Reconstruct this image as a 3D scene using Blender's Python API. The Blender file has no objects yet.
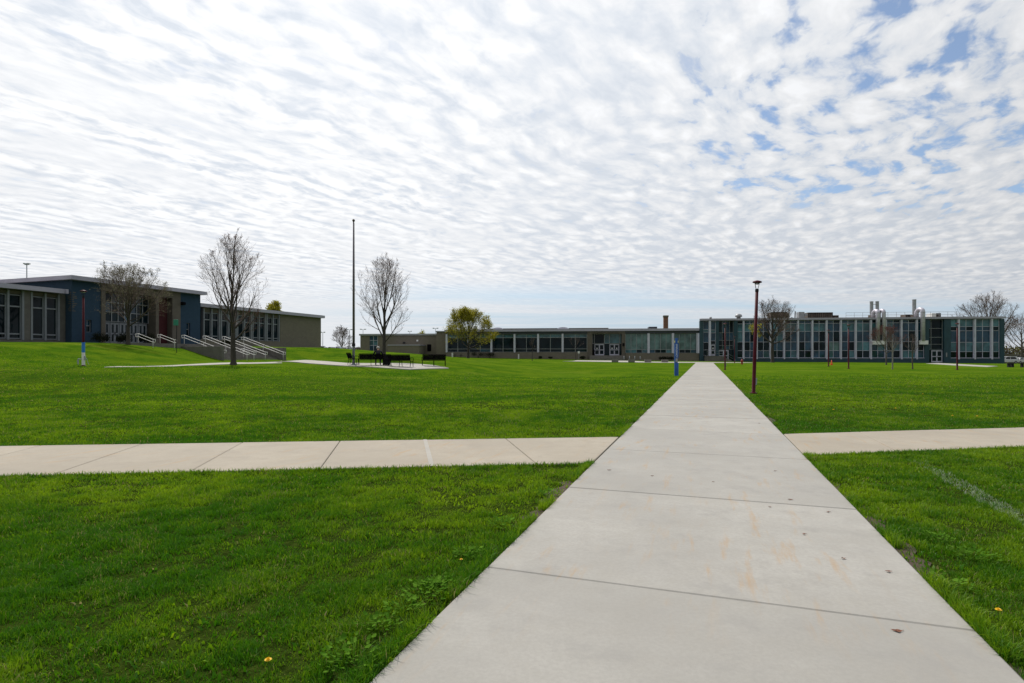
import bpy, bmesh, math, random
import numpy as np
R = math.radians
sc = bpy.context.scene
COL = sc.collection

# ------------------------------------------------------------------ camera
F, CX, HZ, EYE = 565.0, 512.0, 354.0, 1.6          # focal length in pixels, centre column, horizon row, eye height
cam = bpy.data.cameras.new('camera')
cam.sensor_width = 36.0
cam.lens = 36.0 * F / 1024.0
cam.shift_y = (HZ - 341.5) / 1024.0
cam.clip_start, cam.clip_end = 0.1, 9000
cob = bpy.data.objects.new('camera', cam); COL.objects.link(cob)
cob.location = (0, 0, EYE); cob.rotation_euler = (R(90), 0, 0)
sc.camera = cob

# ------------------------------------------------------------------ world, sun, exposure
SUN_AZ, SUN_EL = R(-26), R(50)
sunv = (math.sin(SUN_AZ) * math.cos(SUN_EL), math.cos(SUN_AZ) * math.cos(SUN_EL), math.sin(SUN_EL))
world = bpy.data.worlds.new('World'); sc.world = world
world.use_nodes = True
wn, wl = world.node_tree.nodes, world.node_tree.links
wn.clear()

class NG:
    """small helper that wires node graphs"""
    def __init__(s, tree): s.n, s.l = tree.nodes, tree.links
    def put(s, sock, v):
        if hasattr(v, 'is_output'): s.l.new(v, sock)
        else: sock.default_value = v
    def math(s, op, a, b=0.0, c=0.0, clamp=False):
        k = s.n.new('ShaderNodeMath'); k.operation = op; k.use_clamp = clamp
        s.put(k.inputs[0], a); s.put(k.inputs[1], b); s.put(k.inputs[2], c)
        return k.outputs[0]
    def smooth(s, x, lo, hi, a=0.0, b=1.0):
        k = s.n.new('ShaderNodeMapRange'); k.interpolation_type = 'SMOOTHSTEP'
        s.put(k.inputs['Value'], x); s.put(k.inputs['From Min'], lo); s.put(k.inputs['From Max'], hi)
        s.put(k.inputs['To Min'], a); s.put(k.inputs['To Max'], b)
        return k.outputs['Result']
    def vec(s, x, y, z=0.0):
        k = s.n.new('ShaderNodeCombineXYZ')
        for i, v in enumerate((x, y, z)): s.put(k.inputs[i], v)
        return k.outputs[0]
    def noise(s, v, scale, detail=3.0, rough=0.5, dist=0.0):
        k = s.n.new('ShaderNodeTexNoise')
        if v is not None: s.l.new(v, k.inputs['Vector'])
        k.inputs['Scale'].default_value = scale; k.inputs['Detail'].default_value = detail
        k.inputs['Roughness'].default_value = rough; k.inputs['Distortion'].default_value = dist
        return k.outputs['Fac']
    def mix(s, fac, a, b, mode='MIX'):
        k = s.n.new('ShaderNodeMix'); k.data_type = 'RGBA'; k.blend_type = mode
        s.put(k.inputs['Factor'], fac)
        for nm, v in (('A', a), ('B', b)):
            sk = [q for q in k.inputs if q.name == nm and q.type == 'RGBA'][0]
            s.put(sk, v)
        return [q for q in k.outputs if q.type == 'RGBA'][0]

g = NG(world.node_tree)
sky = wn.new('ShaderNodeTexSky'); sky.sky_type = 'NISHITA'; sky.sun_disc = False
sky.sun_elevation = SUN_EL; sky.sun_rotation = SUN_AZ
sky.air_density = 1.0; sky.dust_density = 0.4; sky.ozone_density = 1.2
tc = wn.new('ShaderNodeTexCoord')
sep = wn.new('ShaderNodeSeparateXYZ'); wl.new(tc.outputs['Generated'], sep.inputs[0])
dx, dy, dz = sep.outputs
zz = g.math('ADD', g.math('MAXIMUM', dz, 0.0), 0.030)
px_, py_ = g.math('DIVIDE', dx, zz), g.math('DIVIDE', dy, zz)      # the cloud deck as a flat layer overhead
# along / across the ripple bands
A_ = g.math('ADD', g.math('MULTIPLY', px_, 0.55), g.math('MULTIPLY', py_, 0.835))
B_ = g.math('SUBTRACT', g.math('MULTIPLY', px_, 0.835), g.math('MULTIPLY', py_, 0.55))
P_ = g.vec(px_, py_)
w1 = g.math('SUBTRACT', g.noise(P_, 0.55, 2.0), 0.5)
w2 = g.math('SUBTRACT', g.noise(g.vec(py_, px_, 3.0), 2.6, 3.0, 0.6), 0.5)
w3 = g.math('SUBTRACT', g.noise(g.vec(px_, py_, 8.0), 2.6, 3.0, 0.6), 0.5)
Bw = g.math('ADD', B_, g.math('ADD', g.math('MULTIPLY', w1, 0.55), g.math('MULTIPLY', w2, 0.14)))
Aw = g.math('ADD', A_, g.math('MULTIPLY', w3, 0.20))
def fb(fa, fbb, z, det, rough): return g.noise(g.vec(g.math('MULTIPLY', Aw, fa), g.math('MULTIPLY', Bw, fbb), z), 1.0, det, rough)
right = g.smooth(px_, -0.9, 0.7)
left = g.math('SUBTRACT', 1.0, right)
ripL = fb(4.2, 8.0, 1.0, 4.0, 0.56)          # long ripples
ripF = fb(9.5, 14.0, 2.0, 4.0, 0.58)         # short ones riding on them
puff = fb(6.5, 13.0, 5.0, 5.0, 0.58)         # separate puffs
puff2 = fb(3.4, 4.2, 9.0, 3.0, 0.55)
rolls = fb(0.75, 2.4, 13.0, 2.0, 0.5)
patch = g.smooth(rolls, 0.34, 0.66, 0.35, 1.15)  # some stretches are smooth, some strongly rippled
vo = wn.new('ShaderNodeTexVoronoi'); vo.feature = 'SMOOTH_F1'; vo.inputs['Scale'].default_value = 1.0; vo.inputs['Smoothness'].default_value = 0.55; vo.inputs['Randomness'].default_value = 0.75
j1 = g.math('SUBTRACT', fb(7.0, 9.0, 31.0, 3.0, 0.6), 0.5); j2 = g.math('SUBTRACT', fb(7.0, 9.0, 37.0, 3.0, 0.6), 0.5)
wl.new(g.vec(g.math('ADD', g.math('MULTIPLY', Aw, 4.8), g.math('MULTIPLY', j1, 1.1)), g.math('ADD', g.math('MULTIPLY', Bw, 9.6), g.math('MULTIPLY', j2, 1.3))), vo.inputs['Vector'])
cell = g.math('SUBTRACT', 0.80, g.math('MULTIPLY', vo.outputs['Distance'], 0.85))      # packed puffs, bright in their middles
ph = g.math('ADD', g.math('MULTIPLY', Bw, 38.0), g.math('MULTIPLY', g.math('SUBTRACT', fb(3.6, 3.0, 17.0, 3.0, 0.6), 0.5), 9.5))
wave = g.math('MULTIPLY_ADD', g.math('SINE', ph), 0.11, 0.5)
tL = g.math('ADD', g.math('ADD', g.math('MULTIPLY', ripL, 0.30), g.math('MULTIPLY', ripF, 0.35)), g.math('MULTIPLY', g.math('ADD', g.math('MULTIPLY', wave, 0.58), g.math('MULTIPLY', cell, 0.42)), 0.42))
tR = g.math('ADD', g.math('ADD', g.math('MULTIPLY', puff, 0.40), g.math('MULTIPLY', puff2, 0.18)), g.math('MULTIPLY', cell, 0.42))
far = g.smooth(py_, 4.5, 9.0)
# coverage: broken to the upper right, and a low clear strip
gapz = g.math('MULTIPLY', g.smooth(px_, -0.05, 1.5), g.smooth(g.math('ABSOLUTE', py_), 4.4, 2.0))
big = g.noise(g.vec(px_, py_, 11.0), 0.9, 2.0)
gapz = g.math('MULTIPLY', gapz, g.smooth(big, 0.28, 0.60, 0.35, 1.0))
chains = fb(5.0, 8.5, 21.0, 4.0, 0.6)
thick = g.math('SUBTRACT', g.math('ADD', g.math('MULTIPLY', tR, 0.72), g.math('MULTIPLY', chains, 0.28)), g.math('MULTIPLY', gapz, 0.016))
alpha = g.smooth(thick, 0.335, 0.455, 0.0, 1.0)
alpha = g.math('ADD', alpha, g.smooth(gapz, 0.0, 0.75, 0.9, 0.0), clamp=True)
alpha = g.math('MAXIMUM', alpha, 0.12)
lowb = g.noise(g.vec(g.math('MULTIPLY', px_, 0.16), g.math('MULTIPLY', py_, 0.50), 5.0), 1.0, 5.0, 0.6)
lowclear = g.math('MULTIPLY', g.smooth(py_, 5.6, 8.6), g.smooth(g.math('SUBTRACT', px_, g.math('MULTIPLY', py_, -0.24)), -2.2, 1.6))
alow = g.smooth(lowb, 0.36, 0.66, 0.0, 0.92)
alpha = g.math('ADD', g.math('MULTIPLY', alpha, g.math('SUBTRACT', 1.0, lowclear)), g.math('MULTIPLY', alow, lowclear))
# brightness of the layer: thin places let the sun through, thick ones are greyer; forward scattering towards the sun
dp = wn.new('ShaderNodeVectorMath'); dp.operation = 'DOT_PRODUCT'
wl.new(tc.outputs['Generated'], dp.inputs[0]); dp.inputs[1].default_value = sunv
fw = g.math('MULTIPLY_ADD', dp.outputs['Value'], 0.499, 0.5)
scat = g.math('ADD', 2.9, g.math('MULTIPLY', g.math('POWER', fw, 1.5), 7.6))
cL = g.math('SUBTRACT', tL, 0.5); cR = g.math('SUBTRACT', tR, 0.5)
conL = g.math('MULTIPLY', g.math('MULTIPLY', cL, patch), 2.2)
conR = g.math('MULTIPLY', cR, 1.15)
con = g.math('ADD', g.math('MULTIPLY', conL, left), g.math('MULTIPLY', conR, right))
con = g.math('MULTIPLY', con, g.math('SUBTRACT', 1.0, g.math('MULTIPLY', far, 0.75)))
shade = g.math('ADD', 0.975, g.math('MINIMUM', g.math('MAXIMUM', con, -0.15), 0.12))
shade = g.math('SUBTRACT', shade, g.math('MULTIPLY', far, 0.03))
lum = g.math('MULTIPLY', scat, shade)
tone = g.mix(g.smooth(shade, 0.80, 1.02), (0.925, 0.99, 1.085, 1), (0.985, 1.0, 1.025, 1))
cl = wn.new('ShaderNodeVectorMath'); cl.operation = 'SCALE'
wl.new(tone, cl.inputs[0]); wl.new(lum, cl.inputs['Scale'])
skyc = g.mix(1.0, sky.outputs[0], (1.15, 1.20, 1.25, 1), 'MULTIPLY')
skyc = g.mix(g.smooth(dz, 0.22, 0.02, 0.0, 0.85), skyc, (4.6, 5.7, 7.1, 1))      # pale blue air near the horizon
mixc = g.mix(alpha, skyc, cl.outputs[0])
bg = wn.new('ShaderNodeBackground'); bg.inputs['Strength'].default_value = 0.10
wl.new(mixc, bg.inputs['Color'])
wo = wn.new('ShaderNodeOutputWorld'); wl.new(bg.outputs[0], wo.inputs[0])

sl = bpy.data.lights.new('sun', 'SUN'); sl.energy = 3.5; sl.angle = R(0.8); sl.color = (1.0, 0.95, 0.87)
so = bpy.data.objects.new('sun', sl); COL.objects.link(so)
so.location = (-20, 30, 40)
so.rotation_euler = (R(90) - SUN_EL, 0, math.pi - SUN_AZ)
sc.view_settings.view_transform = 'Standard'; sc.view_settings.look = 'None'
sc.view_settings.exposure = 0.0; sc.view_settings.gamma = 1.0; sc.view_settings.use_curve_mapping = False
world.cycles.sampling_method = 'MANUAL'; world.cycles.sample_map_resolution = 512
sc.cycles.max_bounces = 6; sc.cycles.diffuse_bounces = 3; sc.cycles.transparent_max_bounces = 6

rng = random.Random(7)
nr = np.random.default_rng(11)

# ------------------------------------------------------------------ helpers: tags, meshes
def tag(o, label=None, cat=None, group=None, kind=None):
    if label: o['label'] = label
    if cat: o['category'] = cat
    if group: o['group'] = group
    if kind: o['kind'] = kind
    return o

def root(name, label, cat, loc, rz=0.0, group=None):
    o = bpy.data.objects.new(name, None); COL.objects.link(o)
    o.empty_display_size = 0.2
    o.location = loc; o.rotation_euler = (0, 0, rz)
    return tag(o, label, cat, group)

class MB:
    def __init__(s): s.v, s.f, s.m = [], [], []
    def add(s, vs, fs, mi=0):
        b = len(s.v); s.v += [tuple(p) for p in vs]
        for f in fs: s.f.append(tuple(b + i for i in f)); s.m.append(mi)
        return s
    def box(s, x0, x1, y0, y1, z0, z1, mi=0):
        if x0 > x1: x0, x1 = x1, x0
        if y0 > y1: y0, y1 = y1, y0
        if z0 > z1: z0, z1 = z1, z0
        return s.add([(x0,y0,z0),(x1,y0,z0),(x1,y1,z0),(x0,y1,z0),(x0,y0,z1),(x1,y0,z1),(x1,y1,z1),(x0,y1,z1)],
                     [(0,3,2,1),(4,5,6,7),(0,1,5,4),(1,2,6,5),(2,3,7,6),(3,0,4,7)], mi)
    def tube(s, pts, rad, n=6, mi=0, cap=True):
        pts = [np.array(p, float) for p in pts]
        if not hasattr(rad, '__len__'): rad = [rad] * len(pts)
        b = len(s.v); u = None
        for i, p in enumerate(pts):
            t = pts[min(i+1, len(pts)-1)] - pts[max(i-1, 0)]
            t = t / (np.linalg.norm(t) + 1e-9)
            if u is None:
                h = np.array((1.0,0,0)) if abs(t[0]) < 0.8 else np.array((0,1.0,0))
                u = np.cross(t, h)
            u = u - t * u.dot(t); u /= np.linalg.norm(u) + 1e-9
            w = np.cross(t, u)
            for k in range(n):
                a = 2*math.pi*k/n
                q = p + rad[i]*(math.cos(a)*u + math.sin(a)*w)
                s.v.append((q[0], q[1], q[2]))
        for i in range(len(pts)-1):
            for k in range(n):
                k2 = (k+1) % n
                s.f.append((b+i*n+k, b+i*n+k2, b+(i+1)*n+k2, b+(i+1)*n+k)); s.m.append(mi)
        if cap:
            s.f.append(tuple(b+k for k in reversed(range(n)))); s.m.append(mi)
            e = b+(len(pts)-1)*n
            s.f.append(tuple(e+k for k in range(n))); s.m.append(mi)
        return s
    def lathe(s, prof, c=(0,0,0), n=16, mi=0):
        b = len(s.v)
        for r_, z in prof:
            for k in range(n):
                a = 2*math.pi*k/n
                s.v.append((c[0]+r_*math.cos(a), c[1]+r_*math.sin(a), c[2]+z))
        for i in range(len(prof)-1):
            for k in range(n):
                k2 = (k+1) % n
                s.f.append((b+i*n+k, b+i*n+k2, b+(i+1)*n+k2, b+(i+1)*n+k)); s.m.append(mi)
        s.f.append(tuple(b+k for k in reversed(range(n)))); s.m.append(mi)
        e = b+(len(prof)-1)*n
        s.f.append(tuple(e+k for k in range(n))); s.m.append(mi)
        return s
    def prism(s, prof, x0, x1, axis='x', mi=0):
        """profile (a,b) extruded along an axis: axis x -> (x,a,b); axis y -> (a,y,b)"""
        n = len(prof)
        if axis == 'x': vs = [(x0,a,b) for a,b in prof] + [(x1,a,b) for a,b in prof]
        else: vs = [(a,x0,b) for a,b in prof] + [(a,x1,b) for a,b in prof]
        fs = [tuple(range(n)), tuple(range(2*n-1, n-1, -1))] + [(i, n+i, n+(i+1) % n, (i+1) % n) for i in range(n)]
        return s.add(vs, fs, mi)
    def build(s, name, mats, parent=None, smooth=False, bevel=0.0, loc=None):
        me = bpy.data.meshes.new(name)
        me.from_pydata(s.v, [], s.f)
        if not isinstance(mats, (list, tuple)): mats = [mats]
        for m in mats: me.materials.append(m)
        if len(mats) > 1: me.polygons.foreach_set('material_index', s.m)
        if smooth: me.polygons.foreach_set('use_smooth', [True]*len(me.polygons))
        bm = bmesh.new(); bm.from_mesh(me)
        bmesh.ops.recalc_face_normals(bm, faces=bm.faces)
        bm.to_mesh(me); bm.free()
        me.update()
        o = bpy.data.objects.new(name, me); COL.objects.link(o)
        if parent: o.parent = parent
        if loc: o.location = loc
        if bevel:
            md = o.modifiers.new('bevel', 'BEVEL'); md.width = bevel; md.segments = 2; md.limit_method = 'ANGLE'
        return o

def copy_tree(o, parent=None):
    c = o.copy(); COL.objects.link(c)
    if parent: c.parent = parent
    for ch in list(o.children): copy_tree(ch, c)
    return c

# ------------------------------------------------------------------ materials
MAT = {}
def mat(name, col, rough=0.7, var=0.12, scale=3.0, metal=0.0, spec=0.5, bump=0.0, bscale=40.0, col2=None, stretch=(1,1,1), trans=0.0):
    m = bpy.data.materials.new(name); m.use_nodes = True
    nt = m.node_tree; q = NG(nt); b = nt.nodes['Principled BSDF']
    t = nt.nodes.new('ShaderNodeTexCoord')
    mp = nt.nodes.new('ShaderNodeMapping'); nt.links.new(t.outputs['Object'], mp.inputs[0]); mp.inputs['Scale'].default_value = stretch
    n1 = q.noise(mp.outputs[0], scale, 5.0, 0.6)
    f = q.smooth(n1, 0.28, 0.72)
    if col2 is None:
        lo = tuple(c*(1-var) for c in col) + (1,); hi = tuple(min(1, c*(1+var)) for c in col) + (1,)
    else: lo, hi = tuple(col) + (1,), tuple(col2) + (1,)
    c = q.mix(f, lo, hi)
    nt.links.new(c, b.inputs['Base Color'])
    b.inputs['Roughness'].default_value = rough; b.inputs['Metallic'].default_value = metal
    b.inputs['Specular IOR Level'].default_value = spec
    if bump:
        n2 = q.noise(mp.outputs[0], bscale, 4.0, 0.6)
        bp = nt.nodes.new('ShaderNodeBump'); bp.inputs['Strength'].default_value = bump; bp.inputs['Distance'].default_value = 0.02
        nt.links.new(n2, bp.inputs['Height']); nt.links.new(bp.outputs[0], b.inputs['Normal'])
    MAT[name] = m
    return m

def brick_mat(name, c1, c2, mortar, scale=1.0, w=0.4, h=0.2):
    m = bpy.data.materials.new(name); m.use_nodes = True
    nt = m.node_tree; q = NG(nt); b = nt.nodes['Principled BSDF']
    t = nt.nodes.new('ShaderNodeTexCoord')
    s = nt.nodes.new('ShaderNodeSeparateXYZ'); nt.links.new(t.outputs['Object'], s.inputs[0])
    v = q.vec(q.math('ADD', s.outputs[0], s.outputs[1]), s.outputs[2])
    k = nt.nodes.new('ShaderNodeTexBrick'); nt.links.new(v, k.inputs['Vector'])
    k.inputs['Color1'].default_value = c1 + (1,); k.inputs['Color2'].default_value = c2 + (1,); k.inputs['Mortar'].default_value = mortar + (1,)
    k.inputs['Scale'].default_value = scale; k.inputs['Brick Width'].default_value = w; k.inputs['Row Height'].default_value = h
    k.inputs['Mortar Size'].default_value = 0.012; k.inputs['Bias'].default_value = -0.1
    n1 = q.noise(t.outputs['Object'], 0.7, 5.0, 0.65)
    c = q.mix(q.smooth(n1, 0.3, 0.7, 0.0, 0.35), k.outputs['Color'], tuple(x*0.72 for x in c1) + (1,))
    nt.links.new(c, b.inputs['Base Color']); b.inputs['Roughness'].default_value = 0.9
    MAT[name] = m
    return m

mat('concrete_wall', (0.125,0.118,0.107), 0.9, 0.18, 1.2, bump=0.3)
brick_mat('tan_brick', (0.18,0.158,0.120), (0.148,0.13,0.10), (0.17,0.15,0.125))
brick_mat('blue_brick', (0.018,0.050,0.092), (0.014,0.043,0.080), (0.018,0.042,0.072))
brick_mat('maroon_brick', (0.070,0.010,0.014), (0.058,0.008,0.012), (0.045,0.015,0.015))
brick_mat('red_brick', (0.22,0.085,0.055), (0.17,0.065,0.045), (0.2,0.16,0.13), 1.0, 0.3, 0.1)
mat('tan_panel', (0.108,0.094,0.076), 0.85, 0.12, 1.5)
mat('teal_panel', (0.013,0.048,0.070), 0.45, 0.18, 0.8)
mat('white_metal', (0.52,0.52,0.62), 0.45, 0.08, 1.0)
mat('frame_shaded', (0.21,0.225,0.255), 0.5, 0.1, 1.0)  # left block's pale frames and doors, overhang and recess shade put into the colour
mat('grey_metal', (0.30,0.33,0.36), 0.5, 0.1, 1.0)
mat('fascia_metal', (0.37,0.355,0.44), 0.45, 0.10, 0.6, stretch=(0.3,1,3))
mat('dark_fascia', (0.035,0.042,0.06), 0.6, 0.15, 1.0)
mat('roof_gravel', (0.22,0.21,0.20), 0.95, 0.2, 4.0)
mat('brown_metal', (0.085,0.065,0.052), 0.7, 0.35, 1.5)
mat('dull_steel', (0.30,0.31,0.33), 0.5, 0.15, 1.5, metal=0.3)
mat('black_paint', (0.008,0.007,0.009), 0.8, 0.3, 4.0, spec=0.0)
mat('dark_steel', (0.02,0.02,0.023), 0.7, 0.3, 4.0, spec=0.2)
mat('galvanised', (0.50,0.48,0.55), 0.45, 0.12, 3.0, metal=0.3)
mat('maroon_paint', (0.060,0.004,0.009), 0.55, 0.2, 5.0, spec=0.15)
mat('rail_paint', (0.62,0.62,0.60), 0.4, 0.1, 4.0)
mat('pole_paint', (0.20,0.215,0.24), 0.4, 0.2, 2.0, stretch=(1,1,0.3), metal=0.2)
mat('pole_dark', (0.085,0.07,0.085), 0.45, 0.3, 2.0, stretch=(1,1,0.3))
mat('blue_paint', (0.008,0.085,0.36), 0.35, 0.15, 3.0)
mat('blue_wrap', (0.02,0.17,0.55), 0.4, 0.15, 3.0)
mat('white_paint', (0.72,0.72,0.70), 0.5, 0.08, 4.0)
mat('green_sign', (0.02,0.22,0.15), 0.45, 0.1, 4.0)
mat('orange_plastic', (0.75,0.11,0.02), 0.5, 0.12, 6.0)
mat('red_paint', (0.25,0.018,0.015), 0.4, 0.2, 6.0)
mat('yellow_light', (0.75,0.72,0.35), 0.3, 0.05, 6.0)
mat('step_concrete', (0.155,0.145,0.13), 0.9, 0.2, 1.5, bump=0.3)
mat('block_concrete', (0.17,0.16,0.145), 0.9, 0.2, 1.5, bump=0.3)
mat('interior_dark', (0.012,0.013,0.014), 0.9, 0.2, 1.0)
mat('blind_fabric', (0.13,0.165,0.16), 0.8, 0.12, 0.8, stretch=(6,6,0.6))
mat('dull_wood', (0.085,0.072,0.058), 0.85, 0.25, 3.0, stretch=(1,8,8))
mat('lettering', (0.045,0.04,0.035), 0.6, 0.1, 3.0)
mat('paper', (0.7,0.7,0.72), 0.7, 0.05, 3.0)
mat('bark_grey', (0.085,0.070,0.058), 0.95, 0.3, 9.0, bump=0.6, bscale=30, stretch=(1,1,0.25))
mat('bark_dark', (0.045,0.038,0.033), 0.95, 0.3, 9.0, bump=0.6, bscale=30, stretch=(1,1,0.25))
mat('bark_pale', (0.20,0.185,0.165), 0.95, 0.25, 9.0, bump=0.4, bscale=30, stretch=(1,1,0.25))
mat('twig_brown', (0.125,0.085,0.072), 0.9, 0.25, 2.0)
mat('bud_red', (0.20,0.035,0.035), 0.8, 0.3, 1.5)
mat('soil', (0.060,0.042,0.028), 1.0, 0.4, 12.0, bump=0.6, bscale=60)
mat('leaf_litter', (0.17,0.06,0.030), 0.85, 0.45, 30.0)
mat('petal_yellow', (0.80,0.52,0.01), 0.6, 0.1, 60.0)
mat('tyre', (0.015,0.015,0.016), 0.9, 0.2, 6.0)
mat('skin', (0.45,0.27,0.19), 0.6, 0.06, 6.0)
mat('dark_cloth', (0.020,0.020,0.024), 0.9, 0.3, 8.0)
mat('grey_cap', (0.42,0.40,0.38), 0.9, 0.1, 12.0)

def glass(name, col, rough=0.04, spec=0.5, wob=0.03):
    m = bpy.data.materials.new(name); m.use_nodes = True
    nt = m.node_tree; q = NG(nt); b = nt.nodes['Principled BSDF']
    t = nt.nodes.new('ShaderNodeTexCoord')
    n1 = q.noise(t.outputs['Object'], 0.55, 4.0, 0.6)
    gi = nt.nodes.new('ShaderNodeNewGeometry')
    f = q.math('MULTIPLY', q.smooth(n1, 0.3, 0.7), q.math('ADD', 0.35, q.math('MULTIPLY', gi.outputs['Random Per Island'], 0.65)))
    c = q.mix(f, tuple(x*0.45 for x in col) + (1,), tuple(x*1.6 for x in col) + (1,))
    nt.links.new(c, b.inputs['Base Color'])
    b.inputs['Roughness'].default_value = rough; b.inputs['Specular IOR Level'].default_value = spec
    n2 = q.noise(t.outputs['Object'], 0.8, 1.0)
    bp = nt.nodes.new('ShaderNodeBump'); bp.inputs['Strength'].default_value = wob; bp.inputs['Distance'].default_value = 0.3
    nt.links.new(n2, bp.inputs['Height']); nt.links.new(bp.outputs[0], b.inputs['Normal'])
    MAT[name] = m
glass('glass_dark', (0.005,0.016,0.022), 0.03, 0.20)
glass('glass_blue', (0.015,0.060,0.105), 0.03, 0.5)
glass('glass_teal', (0.062,0.155,0.190), 0.05, 0.5)
glass('glass_blind', (0.105,0.185,0.185), 0.10, 0.5)
glass('car_glass', (0.01,0.012,0.014), 0.03, 0.6)

def foliage_mat(name, lo, hi, trans=0.4):
    m = bpy.data.materials.new(name); m.use_nodes = True
    nt = m.node_tree; q = NG(nt); nt.nodes.remove(nt.nodes['Principled BSDF'])
    out = nt.nodes['Material Output']
    gi = nt.nodes.new('ShaderNodeNewGeometry')
    c = q.mix(gi.outputs['Random Per Island'], lo + (1,), hi + (1,))
    d = nt.nodes.new('ShaderNodeBsdfDiffuse'); nt.links.new(c, d.inputs[0])
    t = nt.nodes.new('ShaderNodeBsdfTranslucent'); nt.links.new(c, t.inputs[0])
    mx = nt.nodes.new('ShaderNodeMixShader'); mx.inputs[0].default_value = trans
    nt.links.new(d.outputs[0], mx.inputs[1]); nt.links.new(t.outputs[0], mx.inputs[2]); nt.links.new(mx.outputs[0], out.inputs[0])
    MAT[name] = m
foliage_mat('leaf_yellowgreen', (0.22,0.21,0.02), (0.40,0.36,0.05), 0.5)
foliage_mat('leaf_budding', (0.13,0.13,0.085), (0.22,0.21,0.13))
foliage_mat('leaf_shrub', (0.012,0.018,0.010), (0.030,0.034,0.018), 0.2)
foliage_mat('leaf_redbud', (0.09,0.025,0.026), (0.15,0.05,0.045), 0.3)
foliage_mat('leaf_weed', (0.055,0.15,0.012), (0.14,0.28,0.03), 0.4)
foliage_mat('woods_brown', (0.05,0.042,0.034), (0.10,0.082,0.06), 0.2)
foliage_mat('woods_green', (0.10,0.105,0.025), (0.15,0.14,0.03), 0.2)

# ------------------------------------------------------------------ terrain height
D1 = np.array((0.3223, 0.9466)); E1 = np.array((0.9466, -0.3223))      # along the west block's front / out from it
C1 = np.array((-45.2, 58.0))                                            # its near front corner
FLOOR = 2.7
def wsn(s, n): p = C1 + s*D1 + n*E1; return (p[0], p[1])
CP = []
def cp(px, py, Y, dz=0.0): CP.append(((px-CX)*Y/F, Y, EYE + (HZ-py)*Y/F + dz))
for s in (-22, -14, -7, 0, 6, 12, 18, 24, 30, 36):
    for n in (-12, -4, 1, 5.0): CP.append((*wsn(s, n), 2.62))
for s in (-8, -3, 1.5): CP.append((*wsn(s, 8.5), 2.60))
for s in (4.5, 9, 14, 18, 24, 30): CP.append((*wsn(s, 8.3), 2.33))
for s in (4.5, 9, 14, 19): CP.append((*wsn(s, 11.2), 1.5)); CP.append((*wsn(s, 14.3), 0.80)); CP.append((*wsn(s, 16.5), 0.74))
for s in (25, 32): CP.append((*wsn(s, 15), 1.6)); CP.append((*wsn(s, 20), 1.0))
for s in (-16, -10, -4): CP.append((*wsn(s, 15), 1.75))
cp(83, 365.5, 34); cp(20, 366.5, 32); cp(233, 365, 43); cp(120, 366.5, 40); cp(200, 363.5, 46)
cp(340, 363.5, 48); cp(354, 365.5, 45); cp(384, 355.8, 55); cp(375, 366.5, 45); cp(440, 366.5, 45.5); cp(410, 368.5, 43)
cp(350, 349.3, 96); cp(380, 351.5, 100); cp(415, 354, 108); cp(430, 356.5, 112); cp(447, 357.6, 118); cp(500, 358.2, 128); cp(340, 352, 74); cp(430, 360, 75)
cp(540, 358.8, 126); cp(590, 360, 121); cp(690, 361, 119); cp(760, 361.8, 118); cp(850, 362.2, 116); cp(950, 363, 114); cp(1004, 363.4, 112)
cp(1015, 363.6, 138); cp(1100, 363.6, 138)
for X, Y, Z in ((-45,24,0.35),(-30,22,0.2),(-18,26,0.12),(-8,30,0.05),(-2,45,0.1),(0,60,0.15),(0,85,0.2),(8,70,0),(14,40,0),(20,60,0),(28,80,0),(34,100,0.02),(50,60,-0.02),(60,90,-0.05),(80,80,-0.15),(45,40,0),(40,20,0),(25,25,0),
                (100,60,-0.2),(140,100,-0.6),(140,160,-0.8),(60,180,-0.3),(0,180,0.6),(-40,150,1.95),(-48,130,1.95),(-80,110,2.4),(-90,60,2.6),(-90,20,1.2),(-60,0,0.4),(-35,150,1.9),(-25,150,1.8)):
    CP.append((X, Y, Z))
CP = np.array(CP)
RK = 9.0
def _phi(d2): return np.sqrt(d2 + RK*RK)
_Kd = _phi(((CP[:,None,:2]-CP[None,:,:2])**2).sum(-1))
n_ = len(CP)
_Kd[np.arange(n_), np.arange(n_)] -= 0.12        # a little smoothing (the multiquadric is conditionally negative)
_A = np.zeros((n_+1, n_+1)); _A[:n_,:n_] = _Kd; _A[:n_,n_] = 1; _A[n_,:n_] = 1
_W = np.linalg.solve(_A, np.append(CP[:,2], 0))
def _sm(x, a, b): t = np.clip((x-a)/(b-a), 0, 1); return t*t*(3-2*t)
def ground(X, Y):
    X = np.atleast_1d(np.asarray(X, float)); Y = np.atleast_1d(np.asarray(Y, float))
    out = np.zeros(X.shape)
    fx, fy = X.ravel(), Y.ravel(); z = np.zeros(fx.shape)
    for i in range(0, len(fx), 4000):
        a = np.stack((fx[i:i+4000], fy[i:i+4000]), -1)
        z[i:i+4000] = _phi(((a[:,None,:]-CP[None,:,:2])**2).sum(-1)) @ _W[:n_] + _W[n_]
    z = z.reshape(X.shape)
    near = _sm(Y, 13, 30) + (1-_sm(Y, 13, 30)) * _sm(-X, 14, 34)           # dead level round the crossing paths
    z = z * near
    along = np.abs(X - 0.341*Y)                                            # and along the main path
    z = z * (1 - (1-_sm(along, 3, 12)) * (1-_sm(Y, 95, 112)))
    d = np.hypot(X, Y-60)
    z = z * (1-_sm(d, 150, 260)) - 0.5*_sm(d, 150, 260)                    # level plain far off
    return np.where(z > 6, 6, z)
def gz(x, y): return float(ground(x, y)[0])
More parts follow.
